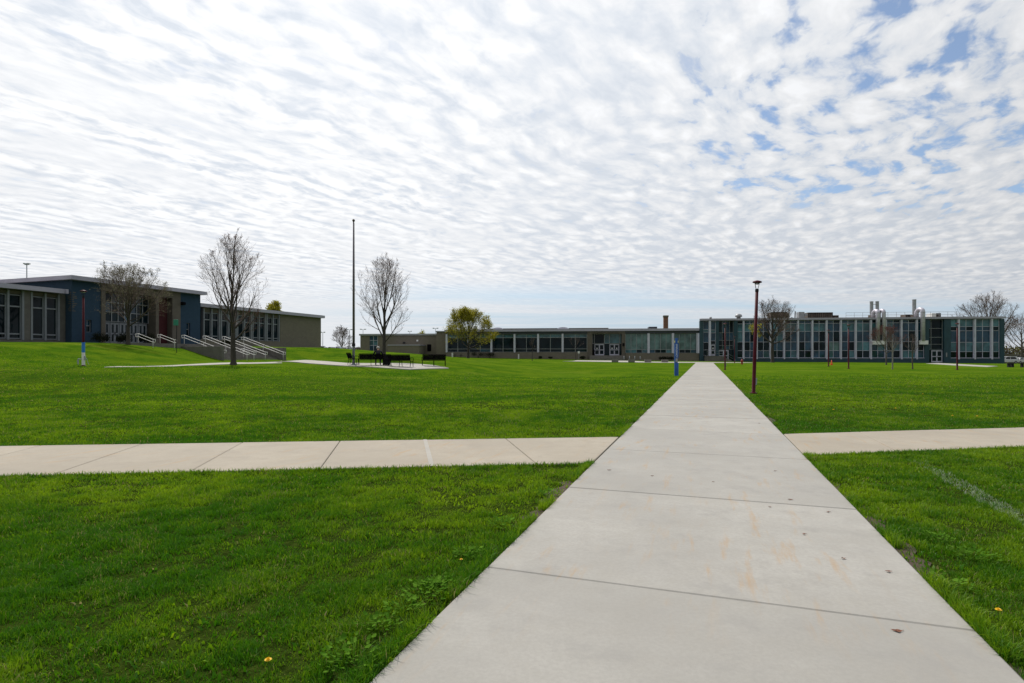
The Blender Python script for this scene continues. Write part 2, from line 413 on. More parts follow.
def hit(px, py, y0=2.2, y1=240.0):
    """where the line of sight through a measured point of the photograph meets the ground"""
    Y = np.concatenate((np.linspace(y0, 20, 1200), np.linspace(20, y1, 4000)))
    X = (px-CX)*Y/F; Z = EYE + (HZ-py)*Y/F
    d = Z - ground(X, Y)
    i = np.argmax(d <= 0)
    if d[i] > 0: i = len(Y)-1
    return (float(X[i]), float(Y[i]), float(ground(X[i], Y[i])[0]))
def at(px, Y): x = (px-CX)*Y/F; return (x, Y, gz(x, Y))

# main path: edges X = 0.341 Y - 1.617 / + 1.553
PS = 0.3410
def path_l(y): return PS*y - 1.617
def path_r(y): return PS*y + 1.553

# ------------------------------------------------------------------ ground sheet
def grid_axis(lo, hi, step, ext, k=1.35):
    a = list(np.arange(lo, hi+step*0.5, step)); d = step
    b = hi
    while b < ext: d *= k; b += d; a.append(b)
    d = step; b = lo; pre = []
    while b > -ext: d *= k; b -= d; pre.append(b)
    return np.array(pre[::-1] + a)
gx, gy = grid_axis(-80, 115, 1.25, 4500), grid_axis(-12, 155, 1.25, 4500)
GX, GY = np.meshgrid(gx, gy, indexing='ij')
GZ = ground(GX, GY) - 0.012
verts = np.stack((GX, GY, GZ), -1).reshape(-1, 3)
ni, nj = len(gx), len(gy)
idx = np.arange(ni*nj).reshape(ni, nj)
quads = np.stack((idx[:-1,:-1], idx[1:,:-1], idx[1:,1:], idx[:-1,1:]), -1).reshape(-1, 4)
me = bpy.data.meshes.new('lawn'); me.from_pydata(verts.tolist(), [], quads.tolist())
me.polygons.foreach_set('use_smooth', [True]*len(me.polygons))
lawn = bpy.data.objects.new('lawn', me); COL.objects.link(lawn); tag(lawn, kind='structure')

LINE_A, LINE_B = np.array(hit(918, 462)[:2]), np.array(hit(1045, 531)[:2])    # worn chalk line across the right-hand grass
def lawn_tone(q, nt, co):
    """colour of the turf: broad mown patches, yellow thin places, fresh dark tufts"""
    sp = nt.nodes.new('ShaderNodeSeparateXYZ'); nt.links.new(co, sp.inputs[0])
    flat = q.vec(sp.outputs[0], sp.outputs[1])
    a = q.noise(flat, 0.06, 3.0, 0.6); b = q.noise(flat, 0.33, 4.0, 0.6); c = q.noise(flat, 1.7, 4.0, 0.65)
    wide = q.noise(q.vec(q.math('MULTIPLY', sp.outputs[0], 0.10), q.math('MULTIPLY', sp.outputs[1], 0.42), 4.0), 1.0, 3.0, 0.6)
    c0 = q.mix(q.smooth(c, 0.3, 0.7), (0.034,0.090,0.0045,1), (0.070,0.150,0.0080,1))
    c1 = q.mix(q.smooth(b, 0.40, 0.62, 0.0, 0.85), c0, (0.115,0.180,0.009,1))
    c2 = q.mix(q.smooth(a, 0.42, 0.66, 0.0, 0.55), c1, (0.120,0.195,0.012,1))
    c3 = q.mix(q.smooth(wide, 0.56, 0.70, 0.0, 0.6), c2, (0.19,0.235,0.030,1))
    mot = q.noise(q.vec(q.math('MULTIPLY', sp.outputs[0], 0.30), q.math('MULTIPLY', sp.outputs[1], 0.75), 17.0), 1.0, 5.0, 0.65)
    c3 = q.mix(q.smooth(mot, 0.50, 0.68, 0.0, 0.45), c3, (0.040,0.105,0.005,1))
    spk = q.noise(flat, 5.0, 3.0, 0.7)
    return q.mix(q.smooth(spk, 0.60, 0.72, 0.0, 0.5), c3, (0.20,0.27,0.035,1))
m = bpy.data.materials.new('turf'); m.use_nodes = True
nt = m.node_tree; q = NG(nt); b = nt.nodes['Principled BSDF']
tcn = nt.nodes.new('ShaderNodeTexCoord')
col = lawn_tone(q, nt, tcn.outputs['Object'])
fine = q.noise(tcn.outputs['Object'], 14.0, 5.0, 0.7)
fine2 = q.noise(tcn.outputs['Object'], 60.0, 3.0, 0.7)
col = q.mix(q.smooth(fine, 0.35, 0.62, 0.55, 0.0), col, (0.016,0.042,0.003,1))
col = q.mix(q.smooth(fine2, 0.62, 0.74, 0.0, 0.4), col, (0.15,0.19,0.02,1))
sxy = nt.nodes.new('ShaderNodeSeparateXYZ'); nt.links.new(tcn.outputs['Object'], sxy.inputs[0])
thatch = q.mix(q.smooth(fine, 0.3, 0.7), (0.014,0.024,0.004,1), (0.040,0.060,0.010,1))      # bare thatch and soil where the turf is modelled blade by blade
blades = q.math('MULTIPLY', q.smooth(sxy.outputs[1], 13.0, 40.0, 1.0, 0.0), q.smooth(q.math('ABSOLUTE', sxy.outputs[0]), 36.0, 44.0, 1.0, 0.0))
col = q.mix(q.math('MULTIPLY', blades, 0.92), col, thatch)
nt.links.new(col, b.inputs['Base Color']); b.inputs['Roughness'].default_value = 0.9; b.inputs['Specular IOR Level'].default_value = 0.0
bp = nt.nodes.new('ShaderNodeBump'); bp.inputs['Strength'].default_value = 0.9; bp.inputs['Distance'].default_value = 0.06
nt.links.new(fine, bp.inputs['Height']); nt.links.new(bp.outputs[0], b.inputs['Normal'])
lawn.data.materials.append(m)

# ------------------------------------------------------------------ concrete paths
def concrete(name, tone, rust):
    m = bpy.data.materials.new(name); m.use_nodes = True
    nt = m.node_tree; q = NG(nt); b = nt.nodes['Principled BSDF']
    t = nt.nodes.new('ShaderNodeTexCoord'); co = t.outputs['Object']
    gi = nt.nodes.new('ShaderNodeNewGeometry')
    big = q.noise(co, 0.55, 5.0, 0.6); mid = q.noise(co, 3.5, 5.0, 0.65); sp = q.noise(co, 110.0, 3.0, 0.7); gr = q.noise(co, 38.0, 3.0, 0.6)
    c = q.mix(q.smooth(big, 0.3, 0.7), tuple(x*0.86 for x in tone)+(1,), tuple(x*1.10 for x in tone)+(1,))
    c = q.mix(q.smooth(mid, 0.35, 0.75, 0.0, 0.35), c, tuple(x*y for x, y in zip(tone, (0.80,0.77,0.72)))+(1,))
    c = q.mix(q.math('MULTIPLY', gi.outputs['Random Per Island'], 0.30), c, tuple(x*0.70 for x in tone)+(1,))
    c = q.mix(q.smooth(gr, 0.30, 0.70, 0.34, 0.0), c, tuple(x*0.70 for x in tone)+(1,))
    c = q.mix(q.smooth(sp, 0.66, 0.76, 0.0, 0.40), c, tuple(x*0.35 for x in tone)+(1,))
    s0 = nt.nodes.new('ShaderNodeSeparateXYZ'); nt.links.new(co, s0.inputs[0])
    al0 = q.math('ADD', q.math('MULTIPLY', s0.outputs[0], 0.323), q.math('MULTIPLY', s0.outputs[1], 0.946))
    ac0 = q.math('SUBTRACT', q.math('MULTIPLY', s0.outputs[0], 0.946), q.math('MULTIPLY', s0.outputs[1], 0.323))
    broom = q.noise(q.vec(q.math('MULTIPLY', al0, 150.0), q.math('MULTIPLY', ac0, 6.0)), 1.0, 2.0, 0.6)
    bands = q.noise(q.vec(q.math('MULTIPLY', al0, 5.0), q.math('MULTIPLY', ac0, 0.7), 6.0), 1.0, 4.0, 0.65)
    c = q.mix(q.smooth(bands, 0.42, 0.70, 0.0, 0.30), c, tuple(x*0.80 for x in tone)+(1,))
    blot = q.noise(co, 1.9, 6.0, 0.7)
    c = q.mix(q.smooth(blot, 0.50, 0.68, 0.0, 0.55), c, tuple(x*y for x, y in zip(tone, (0.72,0.72,0.73)))+(1,))
    if rust:
        s = nt.nodes.new('ShaderNodeSeparateXYZ'); nt.links.new(co, s.inputs[0])
        al = q.math('ADD', q.math('MULTIPLY', s.outputs[0], 0.323), q.math('MULTIPLY', s.outputs[1], 0.946))
        ac = q.math('SUBTRACT', q.math('MULTIPLY', s.outputs[0], 0.946), q.math('MULTIPLY', s.outputs[1], 0.323))
        st = q.noise(q.vec(q.math('MULTIPLY', al, 1.3), q.math('MULTIPLY', ac, 8.0), 2.0), 1.0, 4.0, 0.6)
        mk = q.noise(q.vec(q.math('MULTIPLY', al, 0.55), q.math('MULTIPLY', ac, 1.1), 9.0), 1.0, 2.0)
        c = q.mix(q.math('MULTIPLY', q.smooth(st, 0.52, 0.72), q.smooth(mk, 0.42, 0.62, 0.0, 0.60)), c, (0.36,0.24,0.13,1))
    nt.links.new(c, b.inputs['Base Color']); b.inputs['Roughness'].default_value = 0.85; b.inputs['Specular IOR Level'].default_value = 0.3
    bp = nt.nodes.new('ShaderNodeBump'); bp.inputs['Strength'].default_value = 0.35; bp.inputs['Distance'].default_value = 0.004
    nt.links.new(q.math('ADD', q.math('ADD', q.math('MULTIPLY', gr, 0.5), q.math('MULTIPLY', sp, 0.6)), q.math('MULTIPLY', broom, 0.7)), bp.inputs['Height']); nt.links.new(bp.outputs[0], b.inputs['Normal'])
    MAT[name] = m
concrete('path_concrete', (0.362,0.349,0.322), True)
concrete('side_concrete', (0.372,0.330,0.268), True)
concrete('far_concrete', (0.40,0.38,0.345), False)

def slab(mb, P, top, drop=0.10, c=0.012, mi=0):
    """one slab with a chamfered arris; P = 4 corners counter-clockwise"""
    P = [np.array(p, float) for p in P]; ctr = sum(P)/4
    def ins(k): return [p + (ctr-p)/np.linalg.norm(ctr-p)*k for p in P]
    o, i_ = P, ins(c*1.4)
    vs = [(p[0],p[1],top-drop) for p in o] + [(p[0],p[1],top-c*0.7) for p in o] + [(p[0],p[1],top) for p in i_]
    fs = [(8,9,10,11)]
    for k in range(4):
        k2 = (k+1) % 4
        fs += [(k,k2,4+k2,4+k), (4+k,4+k2,8+k2,8+k)]
    mb.add(vs, fs, mi)

TOP = 0.022
mb = MB(); gap = 0.011
e_ = E1*2.998
joints = [1.58-2.55*2, 1.58-2.55, 1.58, 4.185, 6.70] + [9.40+2.62*k for k in range(36)]
for a, b_ in zip(joints[:-1], joints[1:]):
    la, lb = np.array((path_l(a+gap), a+gap)), np.array((path_l(b_), b_))
    jt = rng.uniform(-0.003, 0.003)
    slab(mb, [la, la+e_, lb+e_, lb], TOP+jt)
main_end = joints[-1]
mp_ = mb.build('main_path', MAT['path_concrete']); tag(mp_, kind='structure')

# side paths: left and right of the crossing
SL_U0, SL_U1 = np.array((-8.81, 9.72)), np.array((path_l(10.80)-0.015, 10.80))
SL_L0, SL_L1 = np.array((-6.66, 7.35)), np.array((path_l(8.22)-0.015, 8.22))
dl = (SL_U1-SL_U0)/np.linalg.norm(SL_U1-SL_U0); dll = (SL_L1-SL_L0)/np.linalg.norm(SL_L1-SL_L0)
mb = MB()
ts = [0.0, 2.17, 3.66, 5.20, 6.90, 8.60, 10.25, 11.9, 13.55, 15.2, 16.9, 18.6, 20.3]
ups = [SL_U1 - dl*t_ for t_ in ts]; los = [SL_L1 - dll*(t_-1.36 if t_ else 0.0) for t_ in ts]
for k in range(len(ts)-1):
    slab(mb, [ups[k+1], los[k+1], los[k]-dll*gap, ups[k]-dl*gap][::1], TOP-0.003+rng.uniform(-0.002,0.002))
sideL = tag(mb.build('side_path', MAT['side_concrete']), kind='structure')
a_, b_ = ups[2]-dl*0.0, los[2]                                  # one joint was re-filled with pale sealant
mb = MB(); mb.add([(a_[0]+0.02,a_[1],TOP+0.002),(a_[0]-0.05,a_[1],TOP+0.002),(b_[0]-0.05,b_[1],TOP+0.002),(b_[0]+0.02,b_[1],TOP+0.002)], [(0,1,2,3)])
tag(mb.build('path_sealant', MAT['far_concrete']), kind='structure')
SR_U0, SR_U1 = np.array((path_r(11.2)+0.015, 11.20)), np.array((11.06, 12.2))
SR_L0, SR_L1 = np.array((path_r(8.86)+0.015, 8.86)), np.array((8.76, 9.66))
dr = (SR_U1-SR_U0)/np.linalg.norm(SR_U1-SR_U0); drl = (SR_L1-SR_L0)/np.linalg.norm(SR_L1-SR_L0)
mb = MB()
ts = [0.0, 1.7, 3.6, 5.5, 7.4, 9.3, 11.2, 13.1, 15.0, 17.0, 19.0]
for k in range(len(ts)-1):
    a, b_ = ts[k]+(gap if k else 0), ts[k+1]
    slab(mb, [SR_L0+drl*a, SR_L0+drl*b_, SR_U0+dr*b_, SR_U0+dr*a], TOP-0.003+rng.uniform(-0.002,0.002))
tag(mb.build('side_path', MAT['side_concrete']), kind='structure')

def strip(name, L, Rr, mname, lift=0.03, n=24, w=5):
    """a path surface that follows the ground between two edge polylines"""
    def samp(P):
        P = np.array(P, float)[:, :2]; s = np.append(0, np.cumsum(np.linalg.norm(np.diff(P, axis=0), axis=1)))
        return np.stack([np.interp(np.linspace(0, s[-1], n), s, P[:,k]) for k in (0,1)], -1)
    a, b = samp(L), samp(Rr)
    mb = MB()
    t = np.linspace(0, 1, w)[None,:,None]
    Pt = a[:,None,:]*(1-t) + b[:,None,:]*t
    Z = ground(Pt[...,0], Pt[...,1]) + lift
    vs = [(Pt[i,j,0], Pt[i,j,1], Z[i,j]) for i in range(n) for j in range(w)]
    fs = [(i*w+j, (i+1)*w+j, (i+1)*w+j+1, i*w+j+1) for i in range(n-1) for j in range(w-1)]
    nv = len(vs); edge = [0]*0
    ring = [i*w for i in range(n)] + [(n-1)*w+j for j in range(1,w)] + [i*w+w-1 for i in range(n-2,-1,-1)] + [j for j in range(w-2,0,-1)]
    vs += [(vs[i][0], vs[i][1], vs[i][2]-0.25) for i in ring]
    k = len(ring)
    fs += [(ring[i], ring[(i+1)%k], nv+(i+1)%k, nv+i) for i in range(k)]
    mb.add(vs, fs)
    return tag(mb.build(name, MAT[mname]), kind='structure')
H2 = lambda *a: [hit(*p) for p in a]
Wp = at(566, 106)
# forecourt before the student centre, joining the end of the main path
yE = main_end
strip('forecourt_path', [(9.5,106.5), (14,106.0), (path_l(yE)-8,yE+0.02), (path_l(yE),yE+0.02), (path_r(yE)+1.0,yE-0.3), (43.5,101.5)],
      [(12.0,109.3), (13.0,116), (24,116.3), (26,108.5), (36,107.5), (44,104.5)], 'far_concrete', 0.035, 30, 6)
strip('entrance_path', H2((926,363.6),(958,365.6),(988,367.0)), H2((939,363.2),(966,364.7),(998,366.3)), 'far_concrete', 0.035, 16, 4)
PATIO_L = [at(285,58), at(318,50.5), at(346,47.6), at(372,47.2), at(405,47.6), at(432,47.0), at(447,45.6)]
PATIO_R = [at(268,55), at(306,47.6), at(342,44.6), at(362,43.9), at(390,42.4), at(409,41.8), at(449,45.0)]
strip('bench_patio', PATIO_L, PATIO_R, 'far_concrete', 0.045, 26, 6)
strip('terrace_path', H2((104,367.3),(140,366.4),(185,364.7),(230,362.7),(282,361.0)), H2((104,367.4),(140,367.1),(185,365.9),(230,364.2),(282,363.2)), 'far_concrete', 0.02, 30, 4)

# ------------------------------------------------------------------ turf blades (uncountable: one object)
def on_path(X, Y, pad=0.0):
    m = (X > path_l(Y)-pad) & (X < path_r(Y)+pad)
    yu = SL_U0[1] + (X-SL_U0[0])*dl[1]/dl[0]; yl = SL_L0[1] + (X-SL_L0[0])*dll[1]/dll[0]
    m |= (X < path_l(Y)+0.1) & (Y < yu+pad) & (Y > yl-pad)
    yu = SR_U0[1] + (X-SR_U0[0])*dr[1]/dr[0]; yl = SR_L0[1] + (X-SR_L0[0])*drl[1]/drl[0]
    m |= (X > path_r(Y)-0.1) & (Y < yu+pad) & (Y > yl-pad)
    return m
def vnoise(X, Y, s, seed):
    """cheap smooth value noise in numpy"""
    r = np.random.default_rng(seed).random((256, 256))
    x, y = X/s, Y/s
    i, j = np.floor(x).astype(int), np.floor(y).astype(int)
    u, v = x-i, y-j; u, v = u*u*(3-2*u), v*v*(3-2*v)
    a = r[i % 256, j % 256]; b = r[(i+1) % 256, j % 256]; c = r[i % 256, (j+1) % 256]; d = r[(i+1) % 256, (j+1) % 256]
    return (a*(1-u)+b*u)*(1-v) + (c*(1-u)+d*u)*v
bx, by, bw, bh = [], [], [], []
bands = [(2.1,4.2,17000,0.0042,0.050),(4.2,6.5,9000,0.0055,0.050),(6.5,10,5200,0.008,0.050),(10,16,2100,0.012,0.050),(16,26,560,0.020,0.048),(26,42,110,0.034,0.046)]
for y0, y1, dens, w, h in bands:
    xm = y1*0.98+1.8; n = int((2*xm)*(y1-y0)*dens)
    X = nr.uniform(-xm, xm, n); Y = nr.uniform(y0, y1, n)
    k = (np.abs(X) < Y*0.96+1.9) & ~on_path(X, Y, 0.004)
    X, Y = X[k], Y[k]
    tuft = np.clip((vnoise(X, Y, 0.11, 1)*0.45 + vnoise(X, Y, 0.30, 3)*0.30 + vnoise(X, Y, 0.9, 2)*0.25 - 0.5)*1.9 + 0.5, 0, 1)
    keep = nr.random(len(X)) < np.clip(0.22 + 1.15*tuft, 0, 1)
    # worn, thin turf right beside the slabs
    de = np.minimum(np.abs(X-path_l(Y)), np.abs(X-path_r(Y)))*0.946
    thin = vnoise(X, Y, 0.6, 5) > 0.5
    keep &= ~((de < 0.22) & thin & (nr.random(len(X)) < 0.75))
    X, Y, tuft = X[keep], Y[keep], tuft[keep]
    bx.append(X); by.append(Y); bw.append(np.full(len(X), w)*nr.uniform(0.7,1.3,len(X)))
    bh.append(h*(0.30+1.05*tuft)*nr.uniform(0.6,1.35,len(X)))
for y0, y1, dens in ((2.1,4.5,420),(4.5,8,230),(8,14,70)):
    xm = y1*0.98+0.6; n = int(2*xm*(y1-y0)*dens); X = nr.uniform(-xm, xm, n); Y = nr.uniform(y0, y1, n)
    k = (np.abs(X) < Y*0.96+0.7) & ~on_path(X, Y, 0.01) & (vnoise(X, Y, 0.4, 41)*0.6+vnoise(X, Y, 0.13, 42)*0.4 > 0.53); X, Y = X[k], Y[k]
    bx.append(X); by.append(Y); bw.append(nr.uniform(0.012,0.020,len(X))*(1+Y*0.03)); bh.append(nr.uniform(0.022,0.050,len(X)))
# longer wisps along the edges of the slabs
for edge, sgn in ((path_l,-1),(path_r,1)):
    n = 17000; Y = 2.0 + 20*nr.random(n)**1.7; off = np.abs(nr.normal(0, 0.05, n))
    X = np.array([edge(y) for y in Y]) + sgn*off/0.946
    k = ~on_path(X, Y, 0.002) & (vnoise(X, Y, 0.35, 8) > 0.42); X, Y = X[k], Y[k]
    bx.append(X); by.append(Y); bw.append(np.full(len(X), 0.006)*(0.6+Y*0.09)); bh.append(nr.uniform(0.05,0.13,len(X)))
for P0, d_, s_ in ((SL_U0,dl,1),(SL_L0,dll,-1),(SR_U0,dr,1),(SR_L0,drl,-1)):
    n = 5000; t_ = nr.uniform(-2, 13, n); off = np.abs(nr.normal(0, 0.05, n))
    X = P0[0]+d_[0]*t_; Y = P0[1]+d_[1]*t_ + s_*off
    k = ~on_path(X, Y, 0.002) & (np.abs(X) < Y*0.97+0.5); X, Y = X[k], Y[k]
    bx.append(X); by.append(Y); bw.append(np.full(len(X), 0.009)); bh.append(nr.uniform(0.04,0.095,len(X)))
bx, by, bw, bh = map(np.concatenate, (bx, by, bw, bh))
N = len(bx)
bz = ground(bx, by) - 0.014
th = nr.uniform(0, 2*np.pi, N); lean = np.clip(nr.normal(0.55, 0.28, N), 0.05, 1.3); az = nr.uniform(0, 2*np.pi, N)
ux, uy = np.cos(th)*bw/2, np.sin(th)*bw/2
lx, ly = np.cos(az)*lean*bh, np.sin(az)*lean*bh
V = np.empty((N, 5, 3), np.float32)
V[:,0] = np.stack((bx-ux, by-uy, bz), -1); V[:,1] = np.stack((bx+ux, by+uy, bz), -1)
V[:,2] = np.stack((bx+ux*0.8+lx*0.35, by+uy*0.8+ly*0.35, bz+bh*0.6), -1); V[:,3] = np.stack((bx-ux*0.8+lx*0.35, by-uy*0.8+ly*0.35, bz+bh*0.6), -1)
V[:,4] = np.stack((bx+lx, by+ly, bz+bh*np.clip(1.05-lean*0.35, 0.5, 1)), -1)
me = bpy.data.meshes.new('turf_grass')
me.vertices.add(N*5); me.vertices.foreach_set('co', V.ravel())
base = (np.arange(N)*5)[:,None]
loops = (base + np.array([0,1,2,3, 3,2,4])[None,:]).ravel()
me.loops.add(N*7); me.loops.foreach_set('vertex_index', loops.astype(np.int32))
st = np.stack((np.arange(N)*7, np.arange(N)*7+4), -1).ravel()
me.polygons.add(N*2); me.polygons.foreach_set('loop_start', st.astype(np.int32))
me.update(calc_edges=True)
# what each blade is: 0 fresh .. 1 yellowed; chalk = dusted by the worn line marking
dry = np.clip(nr.normal(0.34, 0.24, N) + 0.75*(vnoise(bx, by, 1.3, 21)-0.5) + 0.65*(vnoise(bx, by, 0.28, 22)-0.5) + 0.5*(vnoise(bx*0.5, by, 3.1, 24)-0.5), 0, 1)
straw = (nr.random(N) < 0.015 + 0.06*(vnoise(bx, by, 0.45, 23) > 0.70)).astype(float)
ab = LINE_B-LINE_A; L_ = np.linalg.norm(ab); nrm = np.array((-ab[1], ab[0]))/L_
al_ = ((bx-LINE_A[0])*ab[0] + (by-LINE_A[1])*ab[1])/L_; dd = np.abs((bx-LINE_A[0])*nrm[0] + (by-LINE_A[1])*nrm[1])
chalk = nr.uniform(0.15,0.75,N)*((dd < 0.105*(0.6+0.8*vnoise(bx, by, 0.15, 31))) & (al_ > 0) & (nr.random(N) < 0.5*np.clip(al_/1.2, 0.25, 1))).astype(float)
tintv = np.stack((dry, straw, chalk, np.ones(N)), -1).astype(np.float32)
at_ = me.attributes.new('blade', 'FLOAT_COLOR', 'POINT')
at_.data.foreach_set('color', np.repeat(tintv, 5, axis=0).ravel())
m = bpy.data.materials.new('grass_blade'); m.use_nodes = True
nt = m.node_tree; q = NG(nt); nt.nodes.remove(nt.nodes['Principled BSDF']); out = nt.nodes['Material Output']
an = nt.nodes.new('ShaderNodeAttribute'); an.attribute_name = 'blade'
sp = nt.nodes.new('ShaderNodeSeparateColor'); nt.links.new(an.outputs['Color'], sp.inputs[0])
c = q.mix(sp.outputs[0], (0.046,0.160,0.0030,1), (0.240,0.375,0.0080,1))
c = q.mix(sp.outputs[1], c, (0.27,0.25,0.09,1))
c = q.mix(sp.outputs[2], c, (0.52,0.54,0.48,1))
d = nt.nodes.new('ShaderNodeBsdfDiffuse'); nt.links.new(c, d.inputs[0])
t = nt.nodes.new('ShaderNodeBsdfTranslucent'); nt.links.new(c, t.inputs[0])
gl = nt.nodes.new('ShaderNodeBsdfGlossy'); gl.inputs['Roughness'].default_value = 0.5; gl.inputs['Color'].default_value = (0.8,0.85,0.8,1)
mx = nt.nodes.new('ShaderNodeMixShader'); mx.inputs[0].default_value = 0.48
nt.links.new(d.outputs[0], mx.inputs[1]); nt.links.new(t.outputs[0], mx.inputs[2])
m2 = nt.nodes.new('ShaderNodeMixShader'); m2.inputs[0].default_value = 0.016
nt.links.new(mx.outputs[0], m2.inputs[1]); nt.links.new(gl.outputs[0], m2.inputs[2]); nt.links.new(m2.outputs[0], out.inputs[0])
me.materials.append(m)
go = bpy.data.objects.new('turf_grass', me); COL.objects.link(go)
tag(go, 'short mown green grass blades of the lawn beside the paths', 'grass', kind='stuff')

# ------------------------------------------------------------------ building helpers
class Frame:
    """a facade frame: x runs along the front, y into the building"""
    def __init__(s, ox, oy, ang): s.o = np.array((ox, oy)); s.a = ang; s.dx = np.array((math.cos(ang), math.sin(ang))); s.dy = np.array((-math.sin(ang), math.cos(ang)))
    def s_of(s, px, y=0.0):
        k = (px-CX)/F; p = s.o + s.dy*y
        return float((k*p[1]-p[0])/(s.dx[0]-k*s.dx[1]))
    def world(s, x, y): p = s.o + s.dx*x + s.dy*y; return (float(p[0]), float(p[1]))
    def z_of(s, px, py, y=0.0):
        w = s.world(s.s_of(px, y), y); return EYE + (HZ-py)*w[1]/F

def window(parent, x0, x1, z0, z1, y, cols, rows, gm, fm, fr=0.06, dep=0.10, pick=None, name='window'):
    """one window: panes as one mesh (each pane its own island, a hair out of true), its frame a sub-part.  rows = list of row heights as fractions"""
    mb = MB(); zs = [z0]
    tot = sum(rows)
    for r_ in rows: zs.append(zs[-1] + (z1-z0)*r_/tot)
    xs = [x0 + (x1-x0)*i/cols for i in range(cols+1)] if isinstance(cols, int) else cols
    for i in range(len(xs)-1):
        for j in range(len(rows)):
            t1, t2 = rng.uniform(-0.008,0.008), rng.uniform(-0.008,0.008)
            a = MB(); mi = pick(i, j) if pick else 0
            yy = y + 0.04
            mb.add([(xs[i],yy-t1,zs[j]),(xs[i+1],yy+t1,zs[j]),(xs[i+1],yy+t1+t2,zs[j+1]),(xs[i],yy-t1+t2,zs[j+1])], [(0,1,2,3)], mi)
    w = mb.build(name, gm, parent)
    f = MB()
    for k, x in enumerate(xs):
        h = fr/2 if 0 < k < len(xs)-1 else fr*0.7
        f.box(x-h, x+h, y-dep*0.5, y+dep*0.5, z0, z1)
    for k, z in enumerate(zs):
        h = fr/2 if 0 < k < len(zs)-1 else fr*0.7
        for i in range(len(xs)-1):
            a_ = fr/2 if i > 0 else fr*0.7; b_ = fr/2 if i < len(xs)-2 else fr*0.7
            f.box(xs[i]+a_, xs[i+1]-b_, y-dep*0.5+0.006, y+dep*0.5-0.006, z-h if k else z, z+h if k < len(zs)-1 else z)
    f.build('frame', fm, w)
    return w

def door(parent, x0, x1, z0, z1, y, leaves=2, fm='white_metal', poster=True):
    f = MB(); n = leaves; w = (x1-x0)/n; st = 0.11
    f.box(x0-0.05, x0, y-0.07, y+0.07, z0, z1+0.06); f.box(x1, x1+0.05, y-0.07, y+0.07, z0, z1+0.06)
    f.box(x0, x1, y-0.07, y+0.07, z1, z1+0.06)
    for i in range(n):
        a, b = x0+i*w+0.005, x0+(i+1)*w-0.005
        f.box(a, a+st, y-0.03, y+0.03, z0, z1-0.004); f.box(b-st, b, y-0.03, y+0.03, z0, z1-0.004)
        for z in ((z0, z0+0.28), (z0+(z1-z0)*0.47, z0+(z1-z0)*0.53), (z1-0.14, z1-0.004)): f.box(a+st, b-st, y-0.028, y+0.028, z[0], z[1])
    d = f.build('door', MAT[fm], parent)
    g_ = MB()
    for i in range(n):
        a, b = x0+i*w+st, x0+(i+1)*w-st
        g_.add([(a,y,z0+0.28),(b,y,z0+0.28),(b,y,z1-0.14),(a,y,z1-0.14)], [(0,1,2,3)])
    g_.build('pane', MAT['glass_dark'], d)
    h = MB()
    for i in range(n):
        hx = x0+(i+1)*w-0.06 if i % 2 == 0 else x0+i*w+0.06
        h.tube([(hx,y-0.07,z0+0.95),(hx,y-0.07,z0+1.35)], 0.016, 6)
    h.build('handle', MAT['dark_steel'], d)
    if poster:
        for i in range(n):
            if rng.random() < 0.75:
                cx = x0+(i+0.5)*w; MB().box(cx-0.13, cx+0.13, y-0.02, y-0.008, z0+1.40, z0+1.72).build('notice', MAT['paper'], d)
    return d

def wordmark(text, size, parent, loc, rot, mname, depth=0.03, name='lettering', align='CENTER', spacing=1.0):
    cu = bpy.data.curves.new('text', 'FONT'); cu.body = text; cu.size = size; cu.extrude = depth/2; cu.align_x = align; cu.align_y = 'CENTER'; cu.space_character = spacing
    t = bpy.data.objects.new('text', cu); COL.objects.link(t)
    bpy.context.view_layer.update()
    me = bpy.data.meshes.new_from_object(t.evaluated_get(bpy.context.evaluated_depsgraph_get()))
    bpy.data.objects.remove(t); bpy.data.curves.remove(cu)
    me.name = name; me.materials.clear(); me.materials.append(MAT[mname])
    o = bpy.data.objects.new(name, me); COL.objects.link(o)
    if parent: o.parent = parent
    o.location = loc; o.rotation_euler = rot
    return o

# ================================================================== science building (right)
FR = Frame(40.5, 121.8, -R(7.3))
SB = root('science_building', 'long two storey teal science building with white window columns and silver roof ducts', 'building', (40.5,121.8,0), -R(7.3))
S = FR.s_of
LEN = S(1004.6); ZT = 9.22; ZB = -1.2; DEP = 16.0
teal = MAT['teal_panel']; gd, gb, gt, gbl = MAT['glass_dark'], MAT['glass_blue'], MAT['glass_teal'], MAT['glass_blind']
GL = [gd, gb, gt, gbl]
# walls: side and rear as masses, teal front panels between the glass
w = MB()
SK = 0.20                                              # the end wall runs parallel to the main path, not square to the front
def skew(mb, x0, x1, y0, y1, z0, z1):
    b = [(x0+SK*y0,y0),(x1,y0),(x1,y1),(x0+SK*y1,y1)]
    mb.add([(x,y,z0) for x,y in b]+[(x,y,z1) for x,y in b], [(0,3,2,1),(4,5,6,7),(0,1,5,4),(1,2,6,5),(2,3,7,6),(3,0,4,7)])
skew(w, 0, LEN, 0.9, DEP, ZB, ZT-0.45)
w.box(0.0, S(703.4), 0, 0.88, ZB, ZT-0.5); w.box(S(715.9), S(719.0), 0, 0.88, ZB, ZT-0.5)
w.box(S(734.0), S(737.6), 0, 0.88, ZB, ZT-0.5)
w.box(S(737.6), S(924.7), 0.02, 0.88, ZB, 0.74)
w.box(S(924.7), S(929.2), 0, 0.88, ZB, ZT-0.5)
w.box(S(944.2), S(950.9), 0, 0.88, ZB, ZT-0.5)
w.box(S(950.9), S(1000.2), 0.02, 0.88, ZB, 0.74)
w.box(S(1000.2), LEN, 0, 0.88, ZB, ZT-0.5)
w.box(S(703.4), S(715.9), 0.02, 0.88, ZB, 0.74)
w.build('wall', teal, SB)
